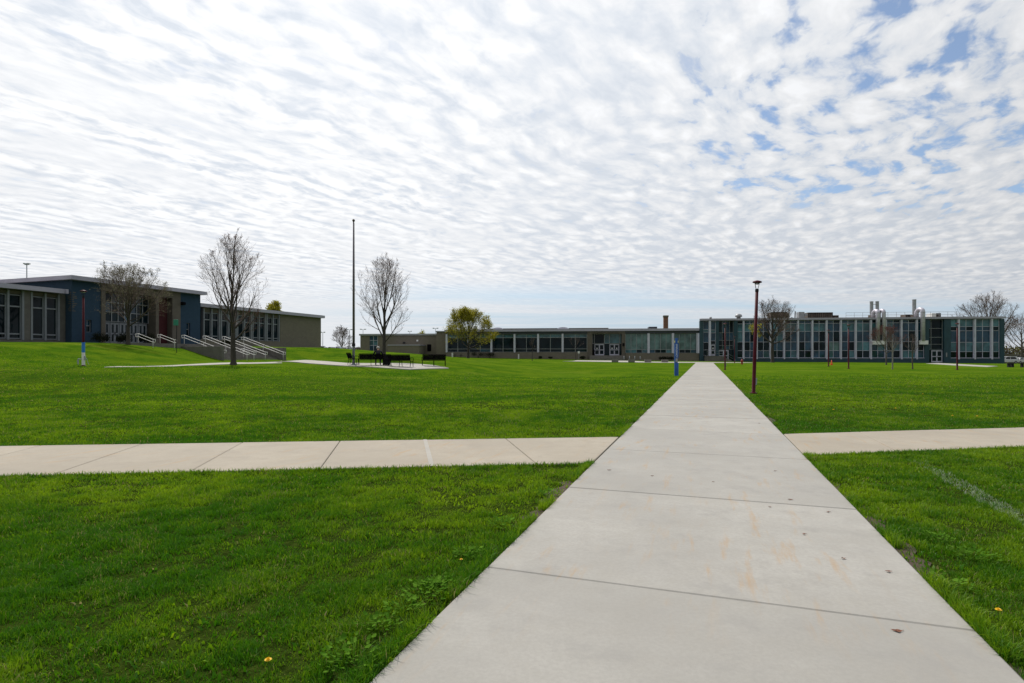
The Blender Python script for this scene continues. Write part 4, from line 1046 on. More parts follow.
# ================================================================== trees
UP = np.array((0,0,1.0))
def unit(v): return v/(np.linalg.norm(v)+1e-9)
class Tree:
    """limbs grown into an uneven egg-shaped crown; trunk and heavy limbs in one mesh, twigs (and leaves) in the other"""
    def __init__(s, seed, H, th, w, tr, n1, low=0.16, up=0.6, depth=4, kids=(9,7,6), droop=0.0, squash=1.0, lead=True, tw=0.010):
        s.r = random.Random(seed); s.H, s.th, s.w, s.tr = H, th, w, tr
        s.heavy, s.fine, s.tips = MB(), MB(), []
        s.zc = th*0.75 + (H-th*0.75)*0.48; s.rz = (H-th*0.75)*0.54; s.rx = w/2*squash; s.up = up; s.depth = depth; s.kids = kids; s.droop = droop; s.tw = tw
        r = s.r
        bend = np.array((r.uniform(-.04,.04), r.uniform(-.04,.04), 0))
        top = H*(0.80 if lead else 0.5)
        pts = [np.array((0,0,-0.15)), np.array((0,0,0.02)), np.array((0,0,0.25))]; rad = [tr*1.75, tr*1.5, tr*1.08]
        k = 9
        for i in range(1, k+1):
            z = top*i/k
            if z < 0.4: continue
            p = np.array((bend[0]*z + r.uniform(-1,1)*0.012*H*(i/k), bend[1]*z + r.uniform(-1,1)*0.012*H*(i/k), z))
            pts.append(p); f = max(0, (z-th*0.6)/(top-th*0.6)); rad.append(max(0.012, tr*max(0.0,1-f)**0.8*0.98 + 0.010))
        s.heavy.tube(pts, rad, 9)
        s.axis = pts
        for i in range(n1):
            t = (i+0.5)/n1
            z = th + (top*0.78-th)*t**1.0
            p = s.along(z); az = i*2.399963 + r.uniform(-0.5,0.5)
            ang = R(72-42*t - up*28 + r.uniform(-9,9)) if lead else R(r.uniform(14,48))
            d = np.array((math.cos(az)*math.sin(ang), math.sin(az)*math.sin(ang), math.cos(ang)))
            r0 = tr*(0.50-0.30*t)*r.uniform(0.85,1.2) if lead else tr*0.45
            s.limb(p, d, s.reach(p, d)*r.uniform(0.74,1.14), max(0.018, r0), 1)
    def along(s, z):
        for a, b in zip(s.axis[:-1], s.axis[1:]):
            if a[2] <= z <= b[2]: return a + (b-a)*((z-a[2])/(b[2]-a[2]+1e-9))
        return s.axis[-1]
    def reach(s, p, d):
        """distance to the crown's envelope"""
        a = np.array((1/s.rx, 1/s.rx, 1/s.rz)); o = (p-np.array((0,0,s.zc)))*a; v = d*a
        A, B, C = v@v, 2*o@v, o@o-1
        D = B*B-4*A*C
        if D <= 0: return 0.15*s.w
        t = (-B+math.sqrt(D))/(2*A)
        return max(0.08*s.w, t)
    def limb(s, p, d, L, r0, lev):
        r = s.r; n = 6 if lev == 1 else (4 if lev == 2 else 3)
        pts, rad = [p], [r0]; q = p.copy(); dd = d.copy(); dirs = [d]
        for i in range(n):
            pull = (0.05 + 0.11*s.up)*(1 if lev < 3 else 0.5) - s.droop*lev*0.08
            dd = unit(dd + UP*pull*(1.0 if i else 0.3) + np.array([r.gauss(0,0.045+0.018*lev) for _ in range(3)]))
            q = q + dd*L/n; pts.append(q); rad.append(max(s.tw*0.55, r0*(1-(i+1)/n*0.82))); dirs.append(dd)
        (s.heavy if lev == 1 else s.fine).tube(pts, rad, 6 if lev == 1 else (4 if lev == 2 else 3), cap=False)
        if lev >= s.depth:
            s.tips.append((pts[-1], dd)); s.tips.append((pts[len(pts)//2], dd)); return
        k = s.kids[lev-1]
        for j in range(k):
            t = 0.22 + 0.78*(j+r.random()*0.9)/k; t = min(t, 0.99)
            x = t*n; i = int(x); a = pts[i] + (pts[i+1]-pts[i])*(x-i); base = dirs[i+1]
            side = unit(np.cross(base, np.array([r.gauss(0,1) for _ in range(3)])))
            ang = R(r.uniform(20,46)); nd = unit(base*math.cos(ang) + side*math.sin(ang) + UP*0.12*s.up)
            l = min(L*(0.60-0.24*t)*r.uniform(0.7,1.25), s.reach(a, nd)*r.uniform(0.8,1.06))
            rr = max(s.tw*(1.25 if lev == 1 else 1.0), rad[i]*0.48)
            s.limb(a, nd, l, rr, lev+1)
        s.tips.append((pts[-1], dd))
    def leaves(s, dens, size, spread, keep=None):
        mb = MB(); r = s.r
        for p, d in s.tips:
            if keep and not keep(p): continue
            for _ in range(dens if isinstance(dens, int) else (1 if r.random() < dens else 0)):
                c = p + np.array([r.gauss(0,spread) for _ in range(3)])
                a = unit(np.array([r.gauss(0,1) for _ in range(3)])); b = unit(np.cross(a, np.array([r.gauss(0,1) for _ in range(3)])))
                l = size*r.uniform(0.6,1.4); w = l*0.55
                mb.add([c-a*l/2, c-b*w/2+a*l*0.05, c+a*l/2, c+b*w/2+a*l*0.05], [(0,1,2,3)])
        return mb
    def place(s, label, loc, bark, twig, group=None, leaf=None, extra=None, rz=0.0, name='tree'):
        t = root(name, label, 'tree', loc, rz, group)
        s.heavy.build('trunk', MAT[bark], t, smooth=True)
        c = s.fine.build('crown', MAT[twig], t)
        if leaf and leaf[0].v: leaf[0].build(leaf[2] if len(leaf) > 2 else 'leaves', MAT[leaf[1]], c)
        return t

def hgt(px, py_base, py_top, loc): return (py_base-py_top)*loc[1]/F
# large bare tree in front of the stairs (red buds)
L = hit(233.5, 364.8); H = hgt(0, 364.8, 238, L)
T = Tree(21, H, H*0.17, 70*L[1]/F, 0.19, 15, up=0.72, depth=4, kids=(9,5,4), tw=0.0075)
T.place('tall bare maple with red buds standing in front of the terrace stairs', L, 'bark_dark', 'twig_brown', leaf=(T.leaves(0.35, 0.06, 0.03), 'bud_red', 'buds'))
# wide budding tree before the entrance
L = at(128.3, 55.0); L = (L[0], L[1], L[2]); H = (343.0-266)*L[1]/F
T = Tree(8, H, H*0.22, 78*L[1]/F, 0.16, 18, up=0.35, depth=4, kids=(9,6,4), tw=0.0075)
T.place('spreading tree in grey-green bud before the glazed entrance of the blue block', L, 'bark_dark', 'twig_brown', leaf=(T.leaves(0.7, 0.09, 0.06), 'leaf_budding'))
# bare tree behind the benches
L = at(384.0, 55.0); H = (356.5-260)*L[1]/F
T = Tree(35, H, H*0.12, 70*L[1]/F, 0.17, 14, up=0.8, depth=4, kids=(9,5,4), tw=0.008)
T.place('bare vase-shaped tree rising behind the black benches', L, 'bark_dark', 'twig_brown', leaf=(T.leaves(0.3, 0.06, 0.03), 'bud_red', 'buds'))
# yellow-green tree by the student centre
L = at(468.0, 112.0); H = (358.5-311)*L[1]/F
T = Tree(52, H, H*0.19, 52*L[1]/F, 0.24, 17, up=0.25, depth=4, kids=(8,6,4), squash=0.95, tw=0.014)
T.place('round yellow-green tree in fresh leaf before the student centre', L, 'bark_dark', 'bark_dark', leaf=(T.leaves(3, 0.18, 0.22), 'leaf_yellowgreen'))
# big bare tree by the science building, a few yellow leaves on its left
L = hit(772.4, 362.4); L = at(772.4, min(L[1], 108)); H = (362.4-300)*L[1]/F
T = Tree(61, H, H*0.28, 50*L[1]/F, 0.28, 17, up=0.35, depth=4, kids=(9,6,4), tw=0.012)
lo = T.leaves(2, 0.26, 0.2, keep=lambda p: p[0] < -2.6 and p[2] < H*0.62)
T.place('large mostly bare tree before the teal science building, behind the nearest lamp', L, 'bark_dark', 'twig_brown', leaf=(lo, 'leaf_yellowgreen'))
# small red-budded tree and two saplings on the right lawn
L = hit(886.3, 364.8); H = (364.8-327)*L[1]/F
T = Tree(71, H, H*0.28, 38*L[1]/F, 0.09, 12, up=0.5, depth=4, kids=(7,4,3), tw=0.010)
T.place('small tree with dull red buds in front of the twin silver ducts', L, 'bark_grey', 'twig_brown', leaf=(T.leaves(0.8, 0.10, 0.08), 'leaf_redbud', 'buds'))
def sapling(px, pyb, pyt, wpx, seed, bark, label):
    L = hit(px, pyb); H = (pyb-pyt)*L[1]/F
    T = Tree(seed, H, H*0.42, wpx*L[1]/F, 0.055, 8, up=0.7, depth=3, kids=(5,4,3), tw=0.008)
    return T.place(label, L, bark, 'twig_brown', 'young trees on the lawns', name='young_tree')
sapling(892.5, 369.2, 333, 15, 81, 'bark_pale', 'slender pale-barked young tree on the right lawn, just right of the red-budded tree')
sapling(912.6, 369.0, 334, 17, 82, 'bark_grey', 'slender brown young tree on the right lawn, left of the far entrance doors')
sapling(575.8, 360.6, 334, 17, 83, 'bark_dark', 'dark young tree close to the student centre window, left of the doorway')
sapling(532.2, 360.8, 334, 8, 84, 'bark_dark', 'thin dark young tree midway along the student centre windows')
# trees beyond
def bigbare(px, Y, zb, pyt, wpx, seed, label, bark='bark_grey', leaf=None, kids=(8,6,4), th=0.2, up=0.45):
    x = (px-CX)*Y/F; H = EYE + (HZ-pyt)*Y/F - zb
    T = Tree(seed, H, H*th, wpx*Y/F, H*0.025, 15, up=up, depth=4, kids=kids, tw=0.02)
    lf = (T.leaves(leaf[1], leaf[2], leaf[3]), leaf[0]) if leaf else None
    return T.place(label, (x, Y, zb), bark, 'twig_brown', 'trees beyond the buildings', leaf=lf)
bigbare(990, 140, -0.8, 295, 62, 91, 'big bare tree showing over the roof end of the science building')
bigbare(1022, 165, -0.9, 317, 50, 92, 'bare spreading tree beyond the parked cars at the right edge', th=0.14, up=0.2)
bigbare(342, 175, 1.6, 327, 24, 93, 'small bare bushy tree beyond the left car park', th=0.08, up=0.3)
bigbare(274.5, 122, 2.4, 301.5, 16, 94, 'pale yellow-green treetop over the roof of the right window wing', leaf=('leaf_yellowgreen', 2, 0.3, 0.25))
bigbare(421, 172, 1.0, 331.0, 9, 95, 'tip of a yellowish tree over the tan rear wing roof', leaf=('leaf_yellowgreen', 1, 0.3, 0.25), kids=(6,4,3))

# ------------------------------------------------------------------ shrubs
def shrub(label, loc, w, h, d, seed, leafm='leaf_shrub', n=900, ls=0.10, group=None, rz=0):
    r = random.Random(seed); t = root('shrub', label, 'shrub', loc, rz, group)
    st = MB()
    for k in range(9):
        a = r.uniform(0, 6.28); b = r.uniform(0.1, 0.9)
        st.tube([(0.05*math.cos(a),0.05*math.sin(a),-0.1),(w*0.2*b*math.cos(a),d*0.2*b*math.sin(a),h*0.5),(w*0.42*b*math.cos(a),d*0.42*b*math.sin(a),h*0.9)], [0.018,0.012,0.006], 4, cap=False)
    st.build('stem', MAT['bark_dark'], t)
    mb = MB(); lob = [(r.uniform(-.3,.3)*w, r.uniform(-.3,.3)*d, r.uniform(0.35,0.65)*h, r.uniform(0.22,0.42)) for _ in range(7)]
    for _ in range(n):
        cx, cy, cz, q_ = r.choice(lob); v = unit(np.array([r.gauss(0,1) for _ in range(3)]))*r.random()**0.4
        c = np.array((cx+v[0]*q_*w*0.6, cy+v[1]*q_*d*0.6, max(0.04, cz+v[2]*q_*h)))
        a = unit(np.array([r.gauss(0,1) for _ in range(3)])); b = unit(np.cross(a, v+0.01))
        l = ls*r.uniform(0.6,1.4); mb.add([c-a*l/2, c-b*l*0.3, c+a*l/2, c+b*l*0.3], [(0,1,2,3)])
    mb.build('foliage', MAT[leafm], t)
    return t
sh = 'dark shrubs along the building fronts'
x, y = FA.world(XR+0.3, -5.0); shrub('rounded dark shrub at the top right end of the terrace stairs', (x,y,2.3), 2.6, 1.4, 2.2, 5, n=1500, ls=0.13)
for k, (s_, lab) in enumerate(((2.0,'low dark shrub at the left corner of the blue brick wall'),(4.6,'low dark shrub under the small window of the blue brick wall'),(7.0,'low dark shrub beside the left pillar of the entrance portal'))):
    x, y = FA.world(s_*0.93, -1.6-0.2*k); shrub(lab, (x,y,gz(x,y)), 2.5, 1.35, 1.2, 11+k, n=1300, ls=0.11, group=sh)
for px, w, h, lab in ((478.5,3.6,1.9,'bare dark shrub right of the yellow-green tree trunk'),(490.0,3.0,1.5,'dark shrub under the second white column of the student centre'),(541,1.2,0.7,'low dark shrub midway along the student centre base wall'),(550.5,1.2,0.6,'tiny dark shrub on the lawn edge below the student centre windows'),(583.5,2.2,1.0,'dark shrub left of the student centre steps')):
    s_ = FC.s_of(px, -1.2); x, y = FC.world(s_, -1.2); shrub(lab, (x,y,gz(x,y)), w, h, 1.2, int(px), n=700, ls=0.14, group=sh)
for px, w, lab in ((662.5,2.2,'left one of two reddish-dark shrubs right of the bollards'),(670.0,2.2,'right one of two reddish-dark shrubs, just left of the blue tower')):
    s_ = FC.s_of(px, -1.2); x, y = FC.world(s_, -1.2); shrub(lab, (x,y,gz(x,y)), w, 1.0, 1.0, int(px), n=700, ls=0.14, group=sh)

# ================================================================== flagpole, lamps, signs, tower
L = hit(353.6, 365.4); H = (365.4-220.5)*L[1]/F
t = root('flagpole', 'tall bare grey flagpole beside the benches', 'flagpole', L)
d = MB(); d.lathe([(0.10,-0.2),(0.10,1.6),(0.095,(365.4-345)*L[1]/F)], n=14); d.build('lower_pole', MAT['pole_paint'], t, smooth=True)
z1 = (365.4-345)*L[1]/F
d = MB(); d.lathe([(0.095,z1+0.001),(0.085,H*0.6),(0.055,H-0.15)], n=12); d.build('upper_pole', MAT['pole_dark'], t, smooth=True)
d = MB(); d.lathe([(0.10,z1-0.12),(0.14,z1-0.10),(0.14,z1+0.12),(0.097,z1+0.14)], n=14); d.build('collar', MAT['dark_steel'], t)
d = MB(); d.lathe([(0.22,-0.1),(0.22,0.05),(0.14,0.12),(0.105,0.2)], n=16); d.build('base_flange', MAT['pole_paint'], t, smooth=True)
d = MB(); d.lathe([(0.03,H-0.15),(0.05,H-0.12),(0.10,H-0.05),(0.11,H),(0.10,H+0.05),(0.04,H+0.11)], n=14); d.build('finial', MAT['brown_metal'], t, smooth=True)
d = MB(); d.tube([(0.11,-0.03,1.2),(0.115,-0.03,H*0.5),(0.075,-0.02,H-0.2)], 0.008, 4); d.build('halyard', MAT['paper'], t)
d = MB(); d.box(0.10,0.14,-0.02,0.02,1.2,1.4); d.build('cleat', MAT['dark_steel'], t)

def make_lamp():
    t = root('lamp_post', 'x', 'lamp post', (0,0,0), 0, 'maroon lamp posts along the paths')
    d = MB(); d.lathe([(0.085,0),(0.085,0.05),(0.072,0.06),(0.070,1.5),(0.060,4.18)], n=14); d.build('post', MAT['maroon_paint'], t, smooth=True)
    d = MB(); d.lathe([(0.15,-0.05),(0.15,0.025),(0.09,0.04)], n=14); d.build('base_plate', MAT['maroon_paint'], t)
    d = MB(); d.lathe([(0.064,4.16),(0.070,4.18),(0.070,4.26),(0.05,4.29)], n=14); d.build('collar', MAT['dark_steel'], t)
    for k in range(4):
        a = k*math.pi/2+0.4; c, s_ = math.cos(a), math.sin(a)
        MB().tube([(0.045*c,0.045*s_,4.26),(0.075*c,0.075*s_,4.36),(0.125*c,0.125*s_,4.545)], 0.010, 6).build('arm', MAT['dark_steel'], t)
    d = MB(); d.lathe([(0.02,4.52),(0.15,4.53),(0.180,4.545),(0.184,4.565),(0.155,4.595),(0.08,4.620),(0.02,4.635)], n=24); h = d.build('head', MAT['maroon_paint'], t, smooth=True)
    d = MB(); d.lathe([(0.03,4.46),(0.08,4.475),(0.10,4.518)], n=18); d.build('lens', MAT['grey_metal'], h, smooth=True)
    d = MB(); d.box(0.055,0.11,-0.05,0.05,0.35,0.62); d.build('hatch', MAT['grey_metal'], t, bevel=0.006)
    return t
LAMP_H = 4.635
lamps = [(753.5,393.3,280.3,'nearest and tallest maroon lamp post, leaning slightly, right of the main path',R(1.9)),
         (725.0,369.8,322.0,'maroon lamp post beside the main path, before the left glazed entrance',0),
         (734.6,363.0,333,'small distant lamp post just right of the teal entrance bay',0),
         (828.5,366.4,329,'far dark lamp post next to the orange traffic cone',0),
         (848.6,368.6,324,'dark maroon lamp post on the right lawn, right of the traffic cone',0),
         (957.2,369.8,323,'lamp post on the right lawn, just right of the far entrance doors',0)]
lp0 = make_lamp()
for k, (px, pb, pt, lab, tilt) in enumerate(lamps):
    o = lp0 if k == 0 else copy_tree(lp0)
    L = hit(px, pb); s_ = (pb-pt)*L[1]/F/LAMP_H
    if k: s_ = min(s_, 1.02)
    o.location = L; o.scale = (s_,)*3; o.rotation_euler = (0, tilt, 0.3*k); o['label'] = lab
# the left lamp: white foot, blue wrap and a frame round its foot
L = hit(83.4, 366.0)
o = copy_tree(lp0); o.location = L; o.rotation_euler = (0,0,0); s_ = (366-290)*L[1]/F/LAMP_H; o.scale = (s_,)*3
o['label'] = 'lamp post with blue wrapped middle and pale foot in front of the blue brick block'
d = MB(); d.lathe([(0.088,0.062),(0.088,0.82)], n=14); d.build('pale_foot', MAT['white_paint'], o)
d = MB(); d.lathe([(0.088,0.822),(0.09,1.44)], n=14); d.build('blue_wrap', MAT['blue_wrap'], o)
d = MB(); d.tube([(-0.09,0,0.42),(-0.30,0,0.44),(-0.34,0,0.32),(-0.32,0,0.10)], [0.02,0.03,0.05,0.03], 7); d.build('hose_bracket', MAT['grey_metal'], o)
d = MB(); d.tube([(0.09,0,0.55),(0.20,0.02,0.42),(0.30,0.02,0.10)], 0.012, 5); d.build('cable', MAT['grey_metal'], o)

# emergency tower
L = hit(676.4, 375.6); H = (375.6-338.3)*L[1]/F; hw = 1.95*L[1]/F
t = root('emergency_tower', 'slim blue emergency call tower beside the main path', 'call tower', L, -R(10))
b_ = MB(); b_.box(-hw, hw, -hw*0.75, hw*0.75, -0.1, H*0.34); b_.box(-hw, hw*0.62, -hw*0.75, hw*0.75, H*0.341, H*0.48); b_.box(-hw, hw, -hw*0.75, hw*0.75, H*0.481, H*0.86)
b_.build('column', MAT['blue_paint'], t, bevel=0.012)
b_ = MB(); b_.box(-hw*0.62, hw*0.62, -hw*0.6, hw*0.6, H*0.861, H*0.97); b_.box(-hw*0.8, hw*0.8, -hw*0.7, hw*0.7, H*0.971, H); b_.build('cap', MAT['blue_paint'], t, bevel=0.01)
for s_ in (-1, 1): MB().box(s_*hw*0.64, s_*hw*1.0, -hw*0.35, hw*0.35, H*0.885, H*0.935).build('lamp', MAT['yellow_light'], t)
b_ = MB(); b_.box(-hw*0.5, hw*0.5, -hw*0.78-0.012, -hw*0.755, H*0.36, H*0.46); b_.build('call_panel', MAT['dull_steel'], t)
wordmark('EMERGENCY', 0.175, t, (0.0, -hw*0.75-0.006, H*0.665), (R(90), R(90), 0), 'white_paint', 0.008)

# small green sign on its post
L = hit(176.6, 352.5); zs1 = EYE+(HZ-319.5)*L[1]/F-L[2]; zs0 = EYE+(HZ-325.5)*L[1]/F-L[2]
t = root('sign_post', 'small green sign on a thin dark post in front of the entrance portal', 'sign', L, 0.2)
d = MB(); d.tube([(0,0,-0.2),(0,0,zs1)], 0.03, 8); d.build('post', MAT['dark_steel'], t)
d = MB(); d.box(-0.28, 0.18, -0.055, -0.032, zs0, zs1); d.build('panel', MAT['green_sign'], t, bevel=0.01)

# hydrant and cone
L = hit(742.0, 364.4)
t = root('fire_hydrant', 'red fire hydrant on the grass near the main path end', 'fire hydrant', L)
d = MB(); d.lathe([(0.19,-0.05),(0.19,0.05),(0.14,0.06),(0.14,0.52),(0.18,0.54),(0.18,0.60),(0.15,0.66),(0.09,0.76),(0.04,0.80),(0.04,0.86)], n=16); d.build('barrel', MAT['red_paint'], t, smooth=False)
for a in (0, 90, 180): 
    c, s_ = math.cos(R(a)), -math.sin(R(a)); MB().tube([(0.12*c,0.12*s_,0.44),(0.24*c,0.24*s_,0.44)], 0.065 if a != 90 else 0.085, 10).build('nozzle_cap', MAT['red_paint'], t)
L = hit(831.6, 365.0)
t = root('traffic_cone', 'orange traffic cone standing on the right lawn', 'traffic cone', L)
d = MB(); d.box(-0.2,0.2,-0.2,0.2,0,0.035); d.build('base', MAT['orange_plastic'], t, bevel=0.008)
d = MB(); d.lathe([(0.155,0.036),(0.13,0.20),(0.085,0.46),(0.035,0.72)], n=18); d.build('cone', MAT['orange_plastic'], t, smooth=True)

# white notice on a post, pedestal, bollards, stone seats
def fcw(px, y): s_ = FC.s_of(px, y); x, yy = FC.world(s_, y); return (x, yy, gz(x, yy))
L = fcw(578.8, -1.6); t = root('sign_post', 'small white notice on a pale post left of the student centre steps', 'sign', L, -R(7))
d = MB(); d.tube([(0,0,-0.1),(0,0,1.7)], 0.04, 8); d.build('post', MAT['dull_steel'], t)
d = MB(); d.box(-0.22,0.22,-0.07,-0.042,1.35,1.85); d.build('panel', MAT['white_paint'], t, bevel=0.008)
L = fcw(518.6, -2.5); t = root('pedestal', 'short white utility pedestal on the grass before the student centre', 'utility pedestal', L)
d = MB(); d.box(-0.13,0.13,-0.13,0.13,-0.1,0.95); d.build('body', MAT['white_paint'], t, bevel=0.02)
d = MB(); d.box(-0.15,0.15,-0.15,0.15,0.952,1.02); d.build('cap', MAT['white_paint'], t, bevel=0.02)
words = ('first pale bollard from the student centre steps','second pale bollard from the student centre steps','third pale bollard from the student centre steps','pale bollard farthest right from the student centre steps')
bo = None
for k, px in enumerate((624.0, 629.4, 634.7, 640.2)):
    L = fcw(px, -3.2)
    if bo is None:
        bo = root('bollard', words[0], 'bollard', L, 0, 'pale bollards right of the steps')
        d = MB(); d.lathe([(0.09,-0.1),(0.09,0.82)], n=12); d.build('post', MAT['dull_steel'], bo, smooth=True)
        d = MB(); d.lathe([(0.092,0.821),(0.085,0.87),(0.05,0.91),(0.01,0.92)], n=12); d.build('cap', MAT['white_paint'], bo, smooth=True)
    else:
        o = copy_tree(bo); o.location = L; o['label'] = words[k]
words = ('low concrete seat block on the forecourt, leftmost of four','low concrete seat block on the forecourt, second from left','low concrete seat block on the forecourt, third from left','low concrete seat block on the forecourt, nearest the blue tower')
bo = None
for k, px in enumerate((615.0, 631.5, 647.8, 664.8)):
    L = hit(px, 362.4); L = (L[0], L[1], gz(L[0], L[1])+0.03)
    if bo is None:
        bo = root('seat_block', words[0], 'bench', L, -R(7), 'concrete seat blocks on the forecourt')
        d = MB(); d.box(-0.55,0.55,-0.25,0.25,0,0.07); d.build('foot', MAT['block_concrete'], bo, bevel=0.01)
        d = MB(); d.box(-0.60,0.60,-0.28,0.28,0.072,0.46); d.build('seat', MAT['block_concrete'], bo, bevel=0.02)
    else:
        o = copy_tree(bo); o.location = L; o['label'] = words[k]
# bin by the doorway
s_ = FC.s_of(593.3, 0.6); x, y = FC.world(s_, 0.6)
t = root('litter_bin', 'black litter bin inside the student centre doorway', 'litter bin', (x, y, FL-0.005))
d = MB(); d.lathe([(0.26,0),(0.30,0.05),(0.32,0.95)], n=16); d.build('body', MAT['black_paint'], t, smooth=True)
d = MB(); d.lathe([(0.34,0.951),(0.34,1.0),(0.25,1.15),(0.10,1.22)], n=16); d.build('lid', MAT['black_paint'], t, smooth=True)

# ================================================================== benches
def make_bench():
    t = root('park_bench', 'x', 'bench', (0,0,0), 0, 'black metal benches round the paved circle')
    m = MAT['black_paint']; W = 0.88
    st_ = MB()
    for k in range(6): y = 0.04+k*0.075; st_.box(-W, W, y, y+0.070, 0.415, 0.45)
    st_.build('seat', m, t)
    bk = MB()
    for k in range(7):
        z = 0.47+k*0.058; y = -0.005-0.17*(z-0.45)/0.45; bk.box(-W, W, y-0.022, y, z, z+0.0572)
    bk.box(-W-0.02, W+0.02, -0.215, -0.165, 0.885, 0.93)
    bk.build('backrest', m, t)
    for sx in (-W-0.03, 0.0, W+0.03):
        MB().tube([(sx,-0.02,0.42),(sx,0.46,0.415)], 0.02, 6).build('seat_bearer', m, t)
        MB().tube([(sx,-0.02,0.42),(sx,-0.19,0.90)], 0.02, 6).build('back_stay', m, t)
        MB().tube([(sx,0.02,0.41),(sx,-0.02,0.2),(sx,-0.08,0.0)], 0.022, 6).build('leg', m, t)
        MB().tube([(sx,0.42,0.41),(sx,0.44,0.2),(sx,0.48,0.0)], 0.022, 6).build('leg', m, t)
    for sx in (-W-0.06, W+0.06):
        MB().tube([(sx,-0.10,0.66),(sx,0.10,0.68),(sx,0.40,0.67),(sx,0.47,0.60),(sx,0.45,0.40)], 0.02, 6).build('armrest', m, t)
    return t
b0 = make_bench()
def onp(px, py): L = hit(px, py); return (L[0], L[1], L[2]+0.045)
bs = [((371.0, 366.0), R(14), 'black metal bench with the hunched person sitting on it, seen from behind'),
      ((399.5, 367.3), -R(14), 'empty black metal bench seen from behind, right of the hunched person'),
      ((434.0, 366.6), R(12), 'black metal bench farthest right on the pale paving'),
      ((350.8, 364.9), -R(84), 'black metal bench seen end-on, left of the flagpole')]
for k, (pp, rz, lab) in enumerate(bs):
    o = b0 if k == 0 else copy_tree(b0)
    o.location = onp(*pp); o.rotation_euler = (0,0,rz); o['label'] = lab; o.scale = (1.02,)*3
L = onp(385.0, 366.4); L = (L[0], L[1]+0.6, gz(L[0], L[1]+0.6)+0.045)
t = root('litter_bin', 'black slatted litter bin standing between two benches', 'litter bin', L)
d = MB(); d.lathe([(0.24,0.03),(0.25,0.8)], n=14); d.build('liner', MAT['dark_steel'], t)
sl_ = MB()
for k in range(18):
    a = k*2*math.pi/18; c, s_ = math.cos(a), math.sin(a); sl_.tube([(0.28*c,0.28*s_,0.02),(0.30*c,0.30*s_,0.5),(0.33*c,0.33*s_,0.86)], 0.018, 5)
sl_.lathe([(0.30,0.38),(0.305,0.42)], n=18); sl_.lathe([(0.32,0.84),(0.335,0.88)], n=18)
sl_.build('slat_basket', MAT['black_paint'], t)

# ---- person hunched on the first bench, seen from behind
def person_seated(loc, rz, label):
    V, RAD, Ed = [], [], []
    def add(p, r, parent=None):
        V.append(p); RAD.append(r)
        if parent is not None: Ed.append((parent, len(V)-1))
        return len(V)-1
    pel = add((0,0.10,0.56), 0.15)
    w1 = add((0,0.10,0.74), 0.145, pel); ch = add((0,0.17,0.95), 0.165, w1); nb = add((0,0.22,1.08), 0.085, ch)
    nk = add((0,0.245,1.13), 0.058, nb); hd = add((0,0.27,1.22), 0.088, nk); tp = add((0,0.265,1.31), 0.072, hd)
    fc = add((0,0.345,1.215), 0.040, hd); no = add((0,0.385,1.205), 0.014, fc)
    for s_ in (-1, 1):
        e = add((s_*0.092,0.265,1.22), 0.018, hd)
        sh_ = add((s_*0.18,0.19,1.04), 0.078, ch); el = add((s_*0.31,0.30,0.80), 0.052, sh_); wr = add((s_*0.13,0.50,0.70), 0.036, el)
        pm = add((s_*0.09,0.55,0.685), 0.034, wr)
        for f in range(4):
            a = -0.03+f*0.02
            f1 = add((s_*(0.07+a),0.60,0.675+0.004*f), 0.0095, pm); f2 = add((s_*(0.05+a),0.635-0.004*f,0.655), 0.0085, f1)
        th_ = add((s_*0.05,0.545,0.71), 0.0105, pm); add((s_*0.03,0.575,0.715), 0.009, th_)
        hp = add((s_*0.10,0.17,0.53), 0.10, pel); kn = add((s_*0.15,0.58,0.50), 0.068, hp); an = add((s_*0.15,0.52,0.11), 0.042, kn)
        hl = add((s_*0.15,0.49,0.05), 0.04, an); add((s_*0.16,0.70,0.035), 0.034, an)
    me = bpy.data.meshes.new('body'); me.from_pydata(V, Ed, [])
    o = bpy.data.objects.new('body', me); COL.objects.link(o)
    o.modifiers.new('skin', 'SKIN')
    if not me.skin_vertices: raise RuntimeError('no skin layer')
    for i, r_ in enumerate(RAD): me.skin_vertices[0].data[i].radius = (r_, r_*0.92)
    me.skin_vertices[0].data[pel].use_root = True
    sb = o.modifiers.new('sub', 'SUBSURF'); sb.levels = 2; sb.render_levels = 2
    bpy.context.view_layer.update()
    m2 = bpy.data.meshes.new_from_object(o.evaluated_get(bpy.context.evaluated_depsgraph_get()))
    bpy.data.objects.remove(o)
    m2.materials.clear()
    for k in ('dark_cloth','skin','dark_steel'): m2.materials.append(MAT[k])
    for p in m2.polygons:
        c = p.center; p.use_smooth = True
        p.material_index = 1 if (c.z > 1.105 or (c.y > 0.505 and 0.62 < c.z < 0.74 and abs(c.x) < 0.14)) else (2 if c.z < 0.085 else 0)
    t = root('person', label, 'person', loc, rz)
    b = bpy.data.objects.new('body', m2); COL.objects.link(b); b.parent = t
    cp_ = MB(); cp_.lathe([(0.108,1.235),(0.116,1.26),(0.112,1.31),(0.085,1.36),(0.03,1.385)], (0,0.268,0), 16); cp_.build('cap', MAT['grey_cap'], t, smooth=True)
    return t
L = onp(377.0, 366.0)
bx0 = b0.location; off = 0.55
px_ = (bx0[0]+off*math.cos(R(14)), bx0[1]+off*math.sin(R(14)), bx0[2])
pers = person_seated(px_, R(14), 'person hunched on a black bench, dark jacket and pale cap, back to the camera'); pers.scale = (1.18,1.1,1.1)

